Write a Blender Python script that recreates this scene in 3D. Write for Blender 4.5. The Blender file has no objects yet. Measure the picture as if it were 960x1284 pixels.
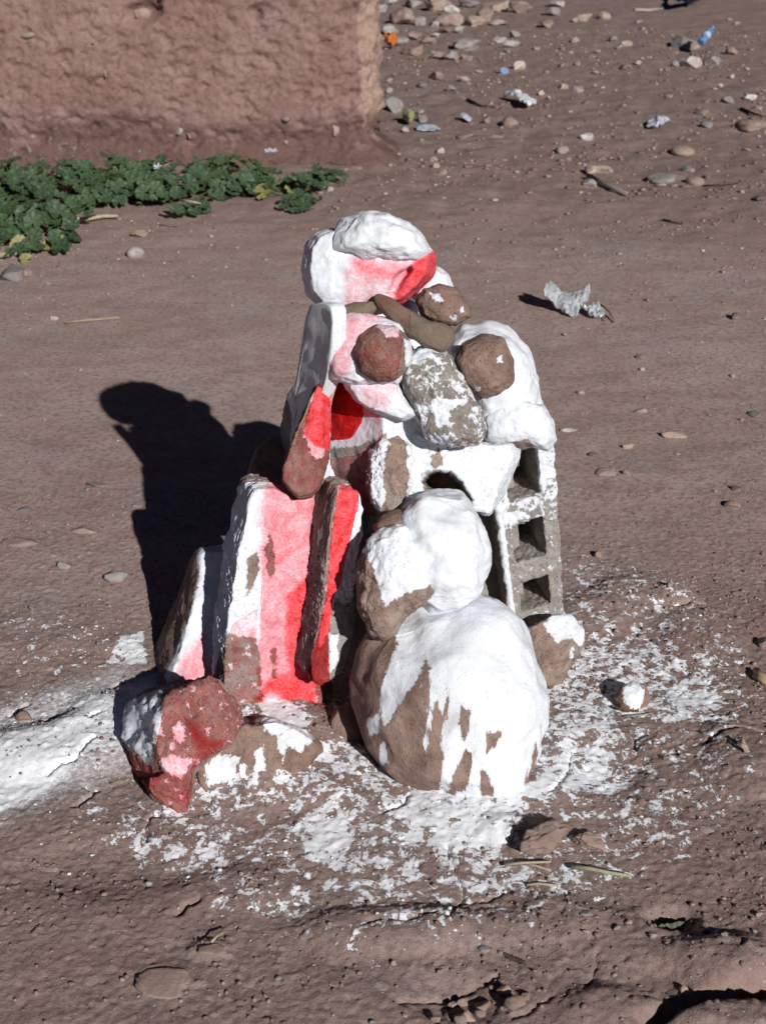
import bpy, math, random
import numpy as np
from mathutils import Vector

random.seed(7)
np.random.seed(7)
SC = bpy.context.scene
COL = SC.collection

# ------------------------------------------------------------------ camera
CAM_H, PITCH, VFOV = 1.6, math.radians(25.0), math.radians(40.0)
cam = bpy.data.cameras.new("camera")
cam.sensor_fit = 'VERTICAL'
cam.sensor_height = 44.0
cam.sensor_width = 33.0
cam.lens = 22.0 / math.tan(VFOV / 2)
cam.clip_start = 0.05
cam.clip_end = 2000
cam.dof.use_dof = True
cam.dof.focus_distance = 2.75
cam.dof.aperture_fstop = 11
cam_o = bpy.data.objects.new("camera", cam)
cam_o.location = (0, 0, CAM_H)
cam_o.rotation_euler = (math.radians(90) - PITCH, 0, 0)
COL.objects.link(cam_o)
SC.camera = cam_o

# ------------------------------------------------------------------ daylight
LIGHT_DIR = Vector((-0.85, 1.79, -1.0)).normalized()
SUN_EL = math.asin(-LIGHT_DIR.z)
SUN_ROT = math.atan2(-LIGHT_DIR.x, -LIGHT_DIR.y)
world = bpy.data.worlds.new("World")
SC.world = world
world.use_nodes = True
wn = world.node_tree
bg = wn.nodes["Background"]
sky = wn.nodes.new("ShaderNodeTexSky")
sky.sky_type = 'NISHITA'
sky.sun_disc = False
sky.sun_elevation = SUN_EL
sky.sun_rotation = SUN_ROT
sky.altitude = 1500
sky.air_density = 0.15
sky.dust_density = 0.0
sky.ozone_density = 6.0
wn.links.new(sky.outputs[0], bg.inputs[0])
bg.inputs[1].default_value = 0.05
sun = bpy.data.lights.new("sun", 'SUN')
sun.energy = 4.3
sun.angle = math.radians(0.5)
sun.color = (1.0, 0.985, 0.965)
sun_o = bpy.data.objects.new("sun", sun)
sun_o.rotation_euler = LIGHT_DIR.to_track_quat('-Z', 'Y').to_euler()
sun_o.location = (3, -6, 5)
COL.objects.link(sun_o)
SC.view_settings.view_transform = 'Standard'
SC.view_settings.look = 'None'
SC.view_settings.gamma = 1.0
SC.view_settings.exposure = 0.08
SC.cycles.max_bounces = 5

# ------------------------------------------------------------------ measuring helpers
# The photograph was measured at 960 x 1284; at() gives the real place, at a chosen
# distance, of a point measured there and ground_at() the place on level ground.
FPX = 642.0 / math.tan(VFOV / 2)
CP, SP = math.cos(PITCH), math.sin(PITCH)
EYE = np.array([0.0, 0.0, CAM_H])

def ray(px, py):
    a = (px - 480.0) / FPX
    b = (642.0 - py) / FPX
    return np.array([a, CP + b * SP, -SP + b * CP])

def at(px, py, Y):
    r = ray(px, py)
    return EYE + r * (Y / r[1])

def ground_at(px, py, z=0.0):
    r = ray(px, py)
    return EYE + r * ((z - CAM_H) / r[2])

def on_plane(px, py, C, n):
    r = ray(px, py)
    return EYE + r * (np.dot(C - EYE, n) / np.dot(r, n))

def metres(px, py):
    """metres per measured unit at a ground point"""
    g = ground_at(px, py)
    return (g[1] * CP + (CAM_H) * SP) / FPX

# ------------------------------------------------------------------ noise
def _hash(x, y, z, s):
    h = (x * 374761393 + y * 668265263 + z * 2147483647 + s * 974634777) & 0xffffffff
    h = ((h ^ (h >> 13)) * 1274126177) & 0xffffffff
    h = ((h ^ (h >> 16)) * 2246822519) & 0xffffffff
    return h ^ (h >> 15)

def perlin(P, seed=0):
    P = np.asarray(P, dtype=np.float64)
    I = np.floor(P).astype(np.int64)
    F = P - I
    W = F * F * F * (F * (F * 6 - 15) + 10)
    out = np.zeros(len(P))
    for dx in (0, 1):
        wx = W[:, 0] if dx else 1 - W[:, 0]
        for dy in (0, 1):
            wy = W[:, 1] if dy else 1 - W[:, 1]
            for dz in (0, 1):
                wz = W[:, 2] if dz else 1 - W[:, 2]
                h = _hash(I[:, 0] + dx, I[:, 1] + dy, I[:, 2] + dz, seed)
                gx = (h & 255) / 127.5 - 1
                gy = ((h >> 8) & 255) / 127.5 - 1
                gz_ = ((h >> 16) & 255) / 127.5 - 1
                out += wx * wy * wz * (gx * (F[:, 0] - dx) + gy * (F[:, 1] - dy) + gz_ * (F[:, 2] - dz))
    return out * 1.25

def fbm(P, scale, octaves=4, seed=0, rough=0.5):
    out = 0
    a = 1.0
    for o in range(octaves):
        out = out + a * perlin(P * (scale * 2.03 ** o) + o * 17.3, seed + o)
        a *= rough
    return out

def sstep(a, b, x):
    t = np.clip((x - a) / (b - a), 0, 1)
    return t * t * (3 - 2 * t)

def poly_sd(U, poly):
    """signed distance to a polygon, positive inside"""
    U = np.asarray(U)
    poly = np.asarray(poly)
    n = len(poly)
    d = np.full(len(U), 1e9)
    inside = np.zeros(len(U), bool)
    for i in range(n):
        a = poly[i]
        b = poly[(i + 1) % n]
        e = b - a
        w = U - a
        t = np.clip((w @ e) / max(e @ e, 1e-12), 0, 1)
        q = w - t[:, None] * e
        d = np.minimum(d, (q * q).sum(1))
        c = (a[1] > U[:, 1]) != (b[1] > U[:, 1])
        den = (b[1] - a[1]) if abs(b[1] - a[1]) > 1e-12 else 1e-12
        xi = a[0] + (U[:, 1] - a[1]) / den * e[0]
        inside ^= c & (U[:, 0] < xi)
    d = np.sqrt(d)
    return np.where(inside, d, -d)

def line_d(U, pts):
    d = np.full(len(U), 1e9)
    for a, b in zip(pts[:-1], pts[1:]):
        a = np.asarray(a); b = np.asarray(b)
        e = b - a
        w = U - a
        t = np.clip((w @ e) / max(e @ e, 1e-12), 0, 1)
        q = w - t[:, None] * e
        d = np.minimum(d, (q * q).sum(1))
    return np.sqrt(d)

# ------------------------------------------------------------------ object helpers
def tag(o, label=None, cat=None, group=None, kind=None):
    if label: o["label"] = label
    if cat: o["category"] = cat
    if group: o["group"] = group
    if kind: o["kind"] = kind
    return o

def mesh_data(name, V, F, mat=None, attrs=None, smooth=True):
    me = bpy.data.meshes.new(name)
    V = np.asarray(V, dtype=np.float32)
    F = np.asarray(F, dtype=np.int32)
    k = F.shape[1]
    me.vertices.add(len(V))
    me.vertices.foreach_set("co", V.ravel())
    me.loops.add(F.size)
    me.loops.foreach_set("vertex_index", F.ravel())
    me.polygons.add(len(F))
    me.polygons.foreach_set("loop_start", np.arange(0, F.size, k, dtype=np.int32))
    me.update(calc_edges=True)
    me.validate()
    if smooth:
        me.polygons.foreach_set("use_smooth", np.ones(len(me.polygons), bool))
    if mat: me.materials.append(mat)
    for kx, v in (attrs or {}).items():
        a = me.attributes.new(kx, 'FLOAT', 'POINT')
        a.data.foreach_set("value", np.asarray(v, dtype=np.float32))
    return me

def link(name, me, loc=(0, 0, 0), parent=None):
    o = bpy.data.objects.new(name, me)
    o.location = loc
    COL.objects.link(o)
    if parent: o.parent = parent
    return o

def empty(name, loc):
    o = bpy.data.objects.new(name, None)
    o.empty_display_size = 0.05
    o.location = loc
    COL.objects.link(o)
    return o

def vnormals(V, F):
    a, b, c, d = (V[F[:, i]] for i in range(4))
    fn = np.cross(c - a, d - b)
    N = np.zeros_like(V)
    for i in range(4):
        np.add.at(N, F[:, i], fn)
    return N / np.maximum(np.linalg.norm(N, axis=1, keepdims=True), 1e-12)

_cube = {}
def cube_grid(n):
    """surface of the cube [-1,1]^3 as a welded quad grid"""
    if n in _cube: return _cube[n]
    t = np.linspace(-1, 1, n + 1)
    A, B = np.meshgrid(t, t, indexing='ij')
    A = A.ravel(); B = B.ravel(); O = np.ones_like(A)
    faces = []
    verts = []
    base = 0
    idx = np.arange((n + 1) * (n + 1)).reshape(n + 1, n + 1)
    q = np.stack([idx[:-1, :-1], idx[1:, :-1], idx[1:, 1:], idx[:-1, 1:]], -1).reshape(-1, 4)
    for vs, flip in (((A, B, O), 0), ((A, B, -O), 1), ((O, A, B), 0), ((-O, A, B), 1), ((B, O, A), 0), ((B, -O, A), 1)):
        verts.append(np.stack(vs, 1))
        faces.append((q[:, ::-1] if flip else q) + base)
        base += len(A)
    V = np.concatenate(verts)
    F = np.concatenate(faces)
    key = np.round(V * 1e5).astype(np.int64)
    _, first, inv = np.unique(key, axis=0, return_index=True, return_inverse=True)
    V = V[first]
    F = inv.reshape(-1)[F]
    _cube[n] = (V, F)
    return V, F

# ------------------------------------------------------------------ materials
class NT:
    def __init__(self, name):
        self.m = bpy.data.materials.new(name)
        self.m.use_nodes = True
        self.t = self.m.node_tree
        self.p = self.t.nodes["Principled BSDF"]
        self.out = self.t.nodes["Material Output"]
        self.tc = self.n("ShaderNodeTexCoord").outputs["Object"]
    def n(self, ty, **kw):
        nd = self.t.nodes.new(ty)
        for k, v in kw.items(): setattr(nd, k, v)
        return nd
    def put(self, sock, v):
        if isinstance(v, bpy.types.NodeSocket): self.t.links.new(v, sock)
        elif isinstance(v, (tuple, list)) and sock.type == 'RGBA' and len(v) == 3: sock.default_value = (*v, 1)
        else: sock.default_value = v
    def noise(self, scale, detail=6, rough=0.55, dist=0.0, vec=None):
        nd = self.n("ShaderNodeTexNoise")
        self.put(nd.inputs["Vector"], vec or self.tc)
        nd.inputs["Scale"].default_value = scale
        nd.inputs["Detail"].default_value = detail
        nd.inputs["Roughness"].default_value = rough
        nd.inputs["Distortion"].default_value = dist
        return nd.outputs[0]
    def voro(self, scale, feature='F1', vec=None, out="Distance"):
        nd = self.n("ShaderNodeTexVoronoi", feature=feature)
        self.put(nd.inputs["Vector"], vec or self.tc)
        nd.inputs["Scale"].default_value = scale
        return nd.outputs[out]
    def math(self, op, a, b=0.0, c=0.0, clamp=False):
        nd = self.n("ShaderNodeMath", operation=op, use_clamp=clamp)
        self.put(nd.inputs[0], a); self.put(nd.inputs[1], b); self.put(nd.inputs[2], c)
        return nd.outputs[0]
    def rng(self, v, a, b, c=0.0, d=1.0, smooth=True):
        nd = self.n("ShaderNodeMapRange", interpolation_type='SMOOTHSTEP' if smooth else 'LINEAR')
        self.put(nd.inputs[0], v)
        for i, x in enumerate((a, b, c, d)): self.put(nd.inputs[i + 1], x)
        return nd.outputs[0]
    def mix(self, f, a, b, blend='MIX'):
        nd = self.n("ShaderNodeMix", data_type='RGBA', blend_type=blend)
        self.put(nd.inputs[0], f); self.put(nd.inputs[6], a); self.put(nd.inputs[7], b)
        return nd.outputs[2]
    def ramp(self, v, stops):
        nd = self.n("ShaderNodeValToRGB")
        self.put(nd.inputs[0], v)
        e = nd.color_ramp.elements
        while len(e) < len(stops): e.new(0.5)
        for el, (p, c) in zip(e, stops):
            el.position = p; el.color = (*c, 1)
        return nd.outputs[0]
    def attr(self, name):
        return self.n("ShaderNodeAttribute", attribute_name=name).outputs["Fac"]
    def bump(self, h, strength, dist, prev=None):
        nd = self.n("ShaderNodeBump")
        nd.inputs["Strength"].default_value = strength
        nd.inputs["Distance"].default_value = dist
        self.put(nd.inputs["Height"], h)
        if prev: self.put(nd.inputs["Normal"], prev)
        return nd.outputs[0]

WHITE = (0.745, 0.77, 0.81)
WHITE_D = (0.70, 0.725, 0.765)

def red_glaze(t, col, amount):
    tint = t.ramp(amount, [(0.0, (1, 1, 1)), (0.28, (1.0, 0.50, 0.53)), (0.58, (1.0, 0.17, 0.19)), (0.85, (0.92, 0.028, 0.028)), (1.0, (0.66, 0.004, 0.006))])
    return t.mix(1.0, col, tint, 'MULTIPLY')

def stone_material(name, c1, c2, c3=None, amp=0.030, pscale=55, pits=0.5, grain=420, spots=None, stretch=None):
    t = NT(name)
    pvec = t.tc
    if stretch:
        mp = t.n('ShaderNodeMapping'); t.put(mp.inputs[0], t.tc); mp.inputs[3].default_value = (1, 1, stretch); pvec = mp.outputs[0]
    n1 = t.noise(22, 7, 0.6)
    n2 = t.noise(130, 6, 0.65)
    n3 = t.noise(grain, 4, 0.7)
    col = t.mix(t.rng(n1, 0.36, 0.64), c1, c2)
    if c3: col = t.mix(t.rng(t.noise(9, 5, 0.6), 0.46, 0.66), col, c3)
    col = t.mix(t.rng(n2, 0.52, 0.78, 0, 0.45), col, tuple(x * 0.5 for x in c1))
    col = t.mix(t.rng(n3, 0.54, 0.74, 0, 0.5), col, tuple(min(1, x * 1.7 + .02) for x in c2))
    if spots: col = t.mix(t.rng(t.voro(70), 0.22, 0.12, 0, 0.8), col, spots)
    w = t.attr("white")
    pn = t.noise(pscale, 10, 0.66, 0.3, vec=pvec)
    pn2 = t.noise(pscale * 5, 6, 0.7)
    s = t.math('ADD', w, t.math('MULTIPLY', t.math('SUBTRACT', pn, 0.5), amp))
    s = t.math('ADD', s, t.math('MULTIPLY', t.math('SUBTRACT', pn2, 0.5), amp * 0.28))
    mask = t.rng(s, -0.0006, 0.0008)
    thin = t.rng(s, 0.0, 0.006)
    wc = t.mix(t.rng(t.noise(30, 6, 0.6), 0.40, 0.72), WHITE, WHITE_D)
    wc = t.mix(t.math('MULTIPLY', t.rng(t.noise(16, 5, 0.6), 0.56, 0.72), 0.22), wc, c2)
    wc = t.mix(t.rng(n3, 0.68, 0.76, 0, 0.4), wc, c1)
    wc = t.mix(t.rng(thin, 0, 1, 0.22, 0.0), wc, c2)
    col = t.mix(mask, col, wc)
    r = t.attr("red")
    rs = t.math('ADD', r, t.math('MULTIPLY', t.math('SUBTRACT', t.noise(38, 5, 0.6), 0.5), 0.014))
    rm = t.rng(rs, -0.0006, 0.0008)
    edge = t.rng(rs, 0.0005, 0.0034, 0.30, 0.0)
    bl = t.math('MULTIPLY', t.rng(t.noise(28, 8, 0.68, 1.2), 0.32, 0.68, -0.12, 0.12), t.rng(t.attr('redk'), 0.0, 0.12))
    bl = t.math('ADD', bl, t.math('MULTIPLY', t.rng(t.noise(230, 6, 0.75), 0.35, 0.7, -0.10, 0.10), t.rng(t.attr('redk'), 0.0, 0.2)))
    bl = t.math('SUBTRACT', bl, t.math('MULTIPLY', t.rng(n2, 0.60, 0.72, 0, 0.12), t.rng(t.attr('redk'), 0.0, 0.2)))
    k = t.math('ADD', t.math('ADD', t.attr("redk"), edge), bl)
    k = t.math('MULTIPLY', t.math('MAXIMUM', k, 0.0), rm, clamp=True)
    col = red_glaze(t, col, k)
    t.put(t.p.inputs["Base Color"], col)
    t.put(t.p.inputs["Roughness"], t.rng(mask, 0, 1, 0.92, 0.78))
    t.p.inputs["Specular IOR Level"].default_value = 0.25
    h = t.math('ADD', t.math('MULTIPLY', n2, 0.9), t.math('MULTIPLY', n3, 0.55))
    h = t.math('SUBTRACT', h, t.math('MULTIPLY', t.rng(t.voro(150), 0.30, 0.05), pits))
    h = t.math('ADD', t.math('MULTIPLY', h, t.rng(mask, 0, 1, 1.0, 0.42)), t.math('MULTIPLY', mask, 0.22))
    t.put(t.p.inputs["Normal"], t.bump(h, 0.9, 0.0032))
    return t.m

M = {}
M['brown'] = stone_material("brown_stone", (0.215, 0.135, 0.105), (0.31, 0.215, 0.175))
M['brownround'] = stone_material("brown_cobble", (0.20, 0.125, 0.097), (0.29, 0.195, 0.155), pits=0.9, amp=0.022)
M['drip'] = stone_material("dripped_stone", (0.215, 0.135, 0.105), (0.31, 0.215, 0.175), amp=0.032, pscale=105, stretch=0.17, pits=0.7)
M['olive'] = stone_material("olive_stone", (0.155, 0.120, 0.088), (0.215, 0.175, 0.130), (0.18, 0.125, 0.095), pits=0.15)
M['grey'] = stone_material("concrete", (0.26, 0.235, 0.215), (0.36, 0.325, 0.295), (0.30, 0.235, 0.20), pits=0.9)
M['mud'] = stone_material("mud_caked_block", (0.235, 0.155, 0.125), (0.345, 0.25, 0.205), (0.30, 0.27, 0.245), pits=1.0)
M['lime'] = stone_material("limewashed_stone", (0.25, 0.18, 0.15), (0.33, 0.25, 0.21), amp=0.028, pits=0.6)
M['speck'] = stone_material("speckled_concrete", (0.20, 0.17, 0.145), (0.30, 0.265, 0.235), (0.25, 0.20, 0.17), amp=0.045, pscale=38, pits=0.8, spots=(0.40, 0.38, 0.36))

def plain_stone(name, c1, c2, scale=30):
    t = NT(name)
    ob = t.n("ShaderNodeObjectInfo").outputs["Random"]
    n1 = t.noise(scale, 6, 0.6)
    n2 = t.noise(scale * 9, 5, 0.7)
    col = t.mix(t.rng(n1, 0.35, 0.65), c1, c2)
    col = t.mix(t.rng(n2, 0.52, 0.75, 0, 0.5), col, tuple(x * 0.55 for x in c1))
    col = t.mix(t.rng(t.noise(scale * 0.6, 4, .6), 0.44, 0.64, 0.12, 0.75), col, (0.285, 0.212, 0.185))
    hs = t.n("ShaderNodeHueSaturation")
    t.put(hs.inputs["Value"], t.rng(ob, 0, 1, 0.82, 1.2, False))
    t.put(hs.inputs["Color"], col)
    t.put(t.p.inputs["Base Color"], hs.outputs[0])
    t.p.inputs["Roughness"].default_value = 0.9
    t.p.inputs["Specular IOR Level"].default_value = 0.2
    h = t.math('ADD', n1, t.math('MULTIPLY', n2, 0.6))
    t.put(t.p.inputs["Normal"], t.bump(h, 0.7, 0.005))
    return t.m

PM = {
    'cream': plain_stone("cream_stone", (0.46, 0.38, 0.29), (0.60, 0.52, 0.42)),
    'white': plain_stone("pale_stone", (0.52, 0.49, 0.47), (0.66, 0.63, 0.60)),
    'grey': plain_stone("grey_stone", (0.235, 0.225, 0.215), (0.34, 0.325, 0.31)),
    'slate': plain_stone("slate_stone", (0.17, 0.175, 0.18), (0.25, 0.255, 0.26)),
    'tan': plain_stone("tan_stone", (0.34, 0.25, 0.185), (0.43, 0.335, 0.26)),
    'pink': plain_stone("pinkish_stone", (0.32, 0.225, 0.185), (0.40, 0.295, 0.25)),
    'brown': plain_stone("brown_clod", (0.23, 0.155, 0.125), (0.30, 0.21, 0.172)),
    'dark': plain_stone("dark_stone", (0.10, 0.085, 0.075), (0.16, 0.14, 0.125)),
    'lump': plain_stone("pale_concrete", (0.37, 0.35, 0.325), (0.47, 0.45, 0.42)),
}

def simple(name, col, rough=0.6, var=0.25, scale=60, spec=0.3, bump=0.0015):
    t = NT(name)
    n = t.noise(scale, 5, 0.6)
    t.put(t.p.inputs["Base Color"], t.mix(t.rng(n, 0.35, 0.68), col, tuple(c * (1 - var) for c in col)))
    t.p.inputs["Roughness"].default_value = rough
    t.p.inputs["Specular IOR Level"].default_value = spec
    t.put(t.p.inputs["Normal"], t.bump(t.noise(scale * 3, 4, .6), 0.5, bump))
    return t

# ------------------------------------------------------------------ the ground
def gp(px, py):
    return ground_at(px, py)[:2]

def gpoly(pts):
    return np.array([gp(*p) for p in pts])

def loose(x, y):
    P = np.stack([x, y, 0 * x], 1)
    L = sstep(3.1, 2.55, y + 0.25 * fbm(P, 1.6, 3, 91))
    right = sstep(-0.1, 0.5, x) * sstep(3.6, 2.6, y) * 0.7
    far = sstep(5.4, 7.6, y + 0.5 * fbm(P, 0.9, 3, 92)) * 0.75
    return np.clip(np.maximum(np.maximum(L * 0.55, right), far), 0.10, 1)

BUMPS = [  # centre x, y, radii, height (m) - measured places on the ground
    (330, 930, 130, 70, 0.050), (560, 985, 190, 70, 0.010), (60, 935, 120, 34, 0.028), (150, 890, 70, 30, 0.02),
    (205, 1222, 46, 24, 0.004), (570, 990, 150, 40, 0.004), (262, 1185, 30, 14, 0.010), (490, 1165, 130, 30, 0.020), (600, 1165, 70, 30, 0.012),
    (930, 950, 55, 45, 0.026), (860, 905, 70, 30, 0.010), (760, 960, 60, 40, -0.012), (845, 1150, 34, 16, -0.030),
    (800, 1180, 90, 40, 0.012), (905, 1205, 75, 34, 0.030), (930, 1285, 90, 26, 0.030), (760, 1260, 60, 26, 0.014),
    (90, 905, 26, 16, 0.010), (700, 1150, 60, 30, 0.012), (570, 1250, 60, 34, -0.014), (800, 745, 60, 22, 0.016),
    (850, 750, 30, 12, 0.014), (750, 770, 50, 30, 0.014), (880, 800, 60, 40, 0.012), (640, 1040, 40, 16, 0.012),
    (150, 810, 28, 14, 0.008), (60, 790, 90, 40, 0.008), (300, 1110, 90, 30, 0.010), (120, 1080, 120, 40, -0.010),
]
CRACKS = [
    ([(812, 1284), (836, 1268), (862, 1262), (890, 1252), (925, 1248), (965, 1236)], 0.016, 0.032),
    ([(455, 1165), (480, 1158), (510, 1160), (535, 1153), (565, 1158), (575, 1152)], 0.0045, 0.006),
    ([(565, 1160), (572, 1140), (580, 1128), (578, 1105), (566, 1080), (560, 1060)], 0.0028, 0.012),
    ([(575, 1130), (610, 1128), (630, 1118)], 0.0022, 0.010),
    ([(715, 945), (712, 968), (700, 985), (690, 995)], 0.0025, 0.012),
    ([(480, 1020), (505, 1012), (512, 1000)], 0.0030, 0.012),
    ([(185, 1045), (183, 1030), (186, 1018), (196, 1016)], 0.0035, 0.014),
    ([(222, 1143), (232, 1132), (250, 1124)], 0.0040, 0.014),
    ([(60, 968), (75, 960), (95, 955), (112, 935), (120, 930)], 0.0040, 0.014),
    ([(90, 1003), (110, 992), (120, 985), (104, 978)], 0.0040, 0.012),
    ([(12, 892), (22, 884), (36, 880)], 0.0050, 0.018),
    ([(142, 865), (146, 857), (156, 854)], 0.0040, 0.015),
    ([(112, 905), (118, 900), (126, 898)], 0.0040, 0.014),
    ([(885, 935), (905, 925), (930, 920), (958, 922)], 0.0050, 0.014),
    ([(822, 760), (845, 762), (865, 757)], 0.0050, 0.014),
    ([(500, 1255), (530, 1248), (560, 1245), (600, 1228), (625, 1222)], 0.0045, 0.006),
    ([(640, 1275), (660, 1270), (680, 1255), (690, 1248)], 0.0035, 0.006),
    ([(540, 1100), (520, 1080), (505, 1062)], 0.002, 0.008),
    ([(748, 1195), (745, 1220), (735, 1240)], 0.0025, 0.006),
]
_B = []
for (px, py, rx, ry, h) in BUMPS:
    g = ground_at(px, py); s = metres(px, py)
    dep = math.atan2(CAM_H, g[1])
    _B.append((g[0], g[1], rx * s, ry * s / math.sin(dep), h))
_C = [(gpoly(p), w, d) for p, w, d in CRACKS]

def ground_z(x, y):
    x = np.asarray(x, float); y = np.asarray(y, float)
    P = np.stack([x, y, 0 * x + 3.1], 1)
    U = P[:, :2]
    near = (y < 24) & (y > 0.5) & (np.abs(x) < 6)
    z = 0.022 * perlin(P * 0.55, 5) + 0.008 * perlin(P * 1.7, 6)
    if near.any():
        Pn = P[near]; xn = x[near]; yn = y[near]
        L = loose(xn, yn)
        zz = 0.006 * fbm(Pn, 5.0, 3, 11) * (0.5 + L) * (1 + 1.6 * sstep(5.5, 8, yn))
        fd = sstep(4.6, 3.3, yn)
        zz += 0.0019 * fbm(Pn, 27.0, 3, 21, 0.65) * L * fd + 0.0024 * fbm(Pn, 11.0, 2, 25) * L
        crumb = 1 - np.abs(fbm(Pn, 62.0, 2, 31, 0.6))
        zz += 0.0075 * (crumb - 0.8) * L * fd
        fine = (yn < 3.6) & (np.abs(xn) < 1.3)
        if fine.any():
            Pf = Pn[fine]
            zz[fine] += 0.0030 * perlin(Pf * 135.0, 41) * L[fine]
            zz[fine] += 0.0022 * np.maximum(0, perlin(Pf * 85.0, 43) - 0.18) * 3
        z[near] += zz
    for (cx, cy, rx, ry, h) in _B:
        k = (np.abs(x - cx) < rx * 2.2) & (np.abs(y - cy) < ry * 2.2)
        if k.any():
            wob = 1 + 0.25 * perlin(P[k] * 9.0, 77)
            r = np.sqrt(((x[k] - cx) / rx) ** 2 + ((y[k] - cy) / ry) ** 2) * wob
            z[k] += h * sstep(1.25, 0.35, r)
    for pts, w, d in _C:
        lo = pts.min(0) - 3 * w - .03; hi = pts.max(0) + 3 * w + .03
        k = (x > lo[0]) & (x < hi[0]) & (y > lo[1]) & (y < hi[1])
        if k.any():
            Uk = U[k] + 0.006 * np.stack([perlin(P[k] * 40, 61), perlin(P[k] * 40, 62)], 1)
            z[k] -= d * sstep(w * 1.5, w * 0.25, line_d(Uk, pts))
    return z

def gz(x, y):
    return float(ground_z(np.array([x]), np.array([y]))[0])

def graded(a, b, step, grow_lo, lo, grow_hi, hi):
    mid = np.arange(a, b, step)
    up = []; v = b; s = step
    while v < hi:
        up.append(v); s *= grow_hi(v); v += s
    up.append(hi)
    dn = []; v = a - step; s = step
    while v > lo:
        dn.append(v); s *= grow_lo(v); v -= s
    dn.append(lo)
    return np.array(dn[::-1] + list(mid) + up)

gxs = graded(-0.86, 0.86, 0.0045, lambda v: 1.012 if v > -4 else 1.25, -160, lambda v: 1.012 if v < 4 else 1.25, 160)
gys = graded(1.52, 3.05, 0.0045, lambda v: 1.15, -120, lambda v: 1.006 if v < 24 else 1.25, 320)
GX, GY = np.meshgrid(gxs, gys, indexing='xy')
gx = GX.ravel(); gy = GY.ravel()
gzv = ground_z(gx, gy)
NXg, NYg = len(gxs), len(gys)
gi = np.arange(NXg * NYg).reshape(NYg, NXg)
GF = np.stack([gi[:-1, :-1], gi[:-1, 1:], gi[1:, 1:], gi[1:, :-1]], -1).reshape(-1, 4)
GU = np.stack([gx, gy], 1)

LIME = [  # polygon, density, feather (m)
    ([(345, 985), (385, 930), (470, 940), (560, 985), (660, 975), (700, 960), (760, 985), (700, 1010), (640, 1050), (620, 1110), (560, 1130), (480, 1150), (400, 1090), (360, 1030)], 0.56, 0.06),
    ([(470, 1000), (560, 990), (660, 985), (720, 950), (735, 985), (660, 1020), (630, 1080), (560, 1070), (500, 1040)], 0.80, 0.05),
    ([(690, 780), (730, 800), (800, 800), (905, 850), (910, 895), (850, 920), (800, 900), (760, 990), (700, 1000), (670, 950), (690, 900)], 0.66, 0.05),
    ([(835, 860), (880, 862), (905, 880), (880, 898), (840, 892)], 0.80, 0.02),
    ([(660, 950), (740, 945), (800, 975), (780, 1000), (700, 1000)], 0.74, 0.03),
    ([(365, 1030), (420, 1000), (450, 1040), (430, 1090), (380, 1080)], 0.78, 0.02),
    ([(235, 1030), (280, 1025), (285, 1060), (250, 1075)], 0.70, 0.012),
    ([(225, 990), (250, 950), (300, 915), (380, 905), (400, 940), (350, 1000), (270, 1010)], 0.56, 0.02),
    ([(325, 905), (345, 870), (370, 905), (390, 925), (370, 945), (330, 930)], 0.95, 0.01),
    ([(130, 830), (150, 800), (180, 790), (185, 830), (150, 835)], 0.80, 0.012),
    ([(0, 740), (130, 760), (180, 840), (150, 1010), (110, 1060), (60, 1030), (0, 900)], 0.37, 0.08),
    ([(560, 1080), (640, 1060), (660, 1110), (600, 1130)], 0.6, 0.03),
    ([(640, 1080), (720, 1080), (730, 1120), (660, 1135)], 0.56, 0.03),
    ([(760, 1000), (870, 1020), (860, 1090), (800, 1060)], 0.52, 0.04),
    ([(700, 700), (860, 720), (960, 860), (930, 1000), (780, 1130), (480, 1200), (250, 1130), (130, 1050), (200, 900), (400, 870), (690, 860)], 0.475, 0.10),
]
lime = np.zeros(len(gx)); powder = np.zeros(len(gx)); redg = np.full(len(gx), -0.05)
nearm = (gy < 3.3) & (gy > 1.3) & (np.abs(gx) < 1.3)
Un = GU[nearm]
Pn3 = np.stack([Un[:, 0], Un[:, 1], 0 * Un[:, 0]], 1)
wv = 0.03 * np.stack([fbm(Pn3, 9, 3, 201), fbm(Pn3, 9, 3, 211)], 1)
for pts, dv, fe in LIME:
    sd = poly_sd(Un + wv * min(1, fe / .04), gpoly(pts))
    lime[nearm] = np.maximum(lime[nearm], dv * sstep(-fe, fe * 0.6, sd))
for pts, dv, fe in [
    ([(-60, 950), (0, 925), (70, 905), (130, 868), (195, 845), (205, 880), (165, 935), (110, 945), (50, 985), (0, 1008), (-60, 1020)], 1.0, 0.05),
    ([(-60, 900), (60, 860), (150, 830), (210, 850), (190, 950), (120, 980), (60, 1000), (-60, 1050)], 0.42, 0.10),
]:
    sd = poly_sd(Un + wv * 0.7, gpoly(pts))
    powder[nearm] = np.maximum(powder[nearm], dv * sstep(-fe, fe * 0.7, sd))
redg[nearm] = np.clip(poly_sd(Un, gpoly([(164, 950), (168, 962), (196, 990), (230, 1010), (238, 968), (262, 946), (300, 910), (340, 880), (412, 905), (410, 860), (300, 840), (200, 860)])), -0.05, 0.05)

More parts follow.
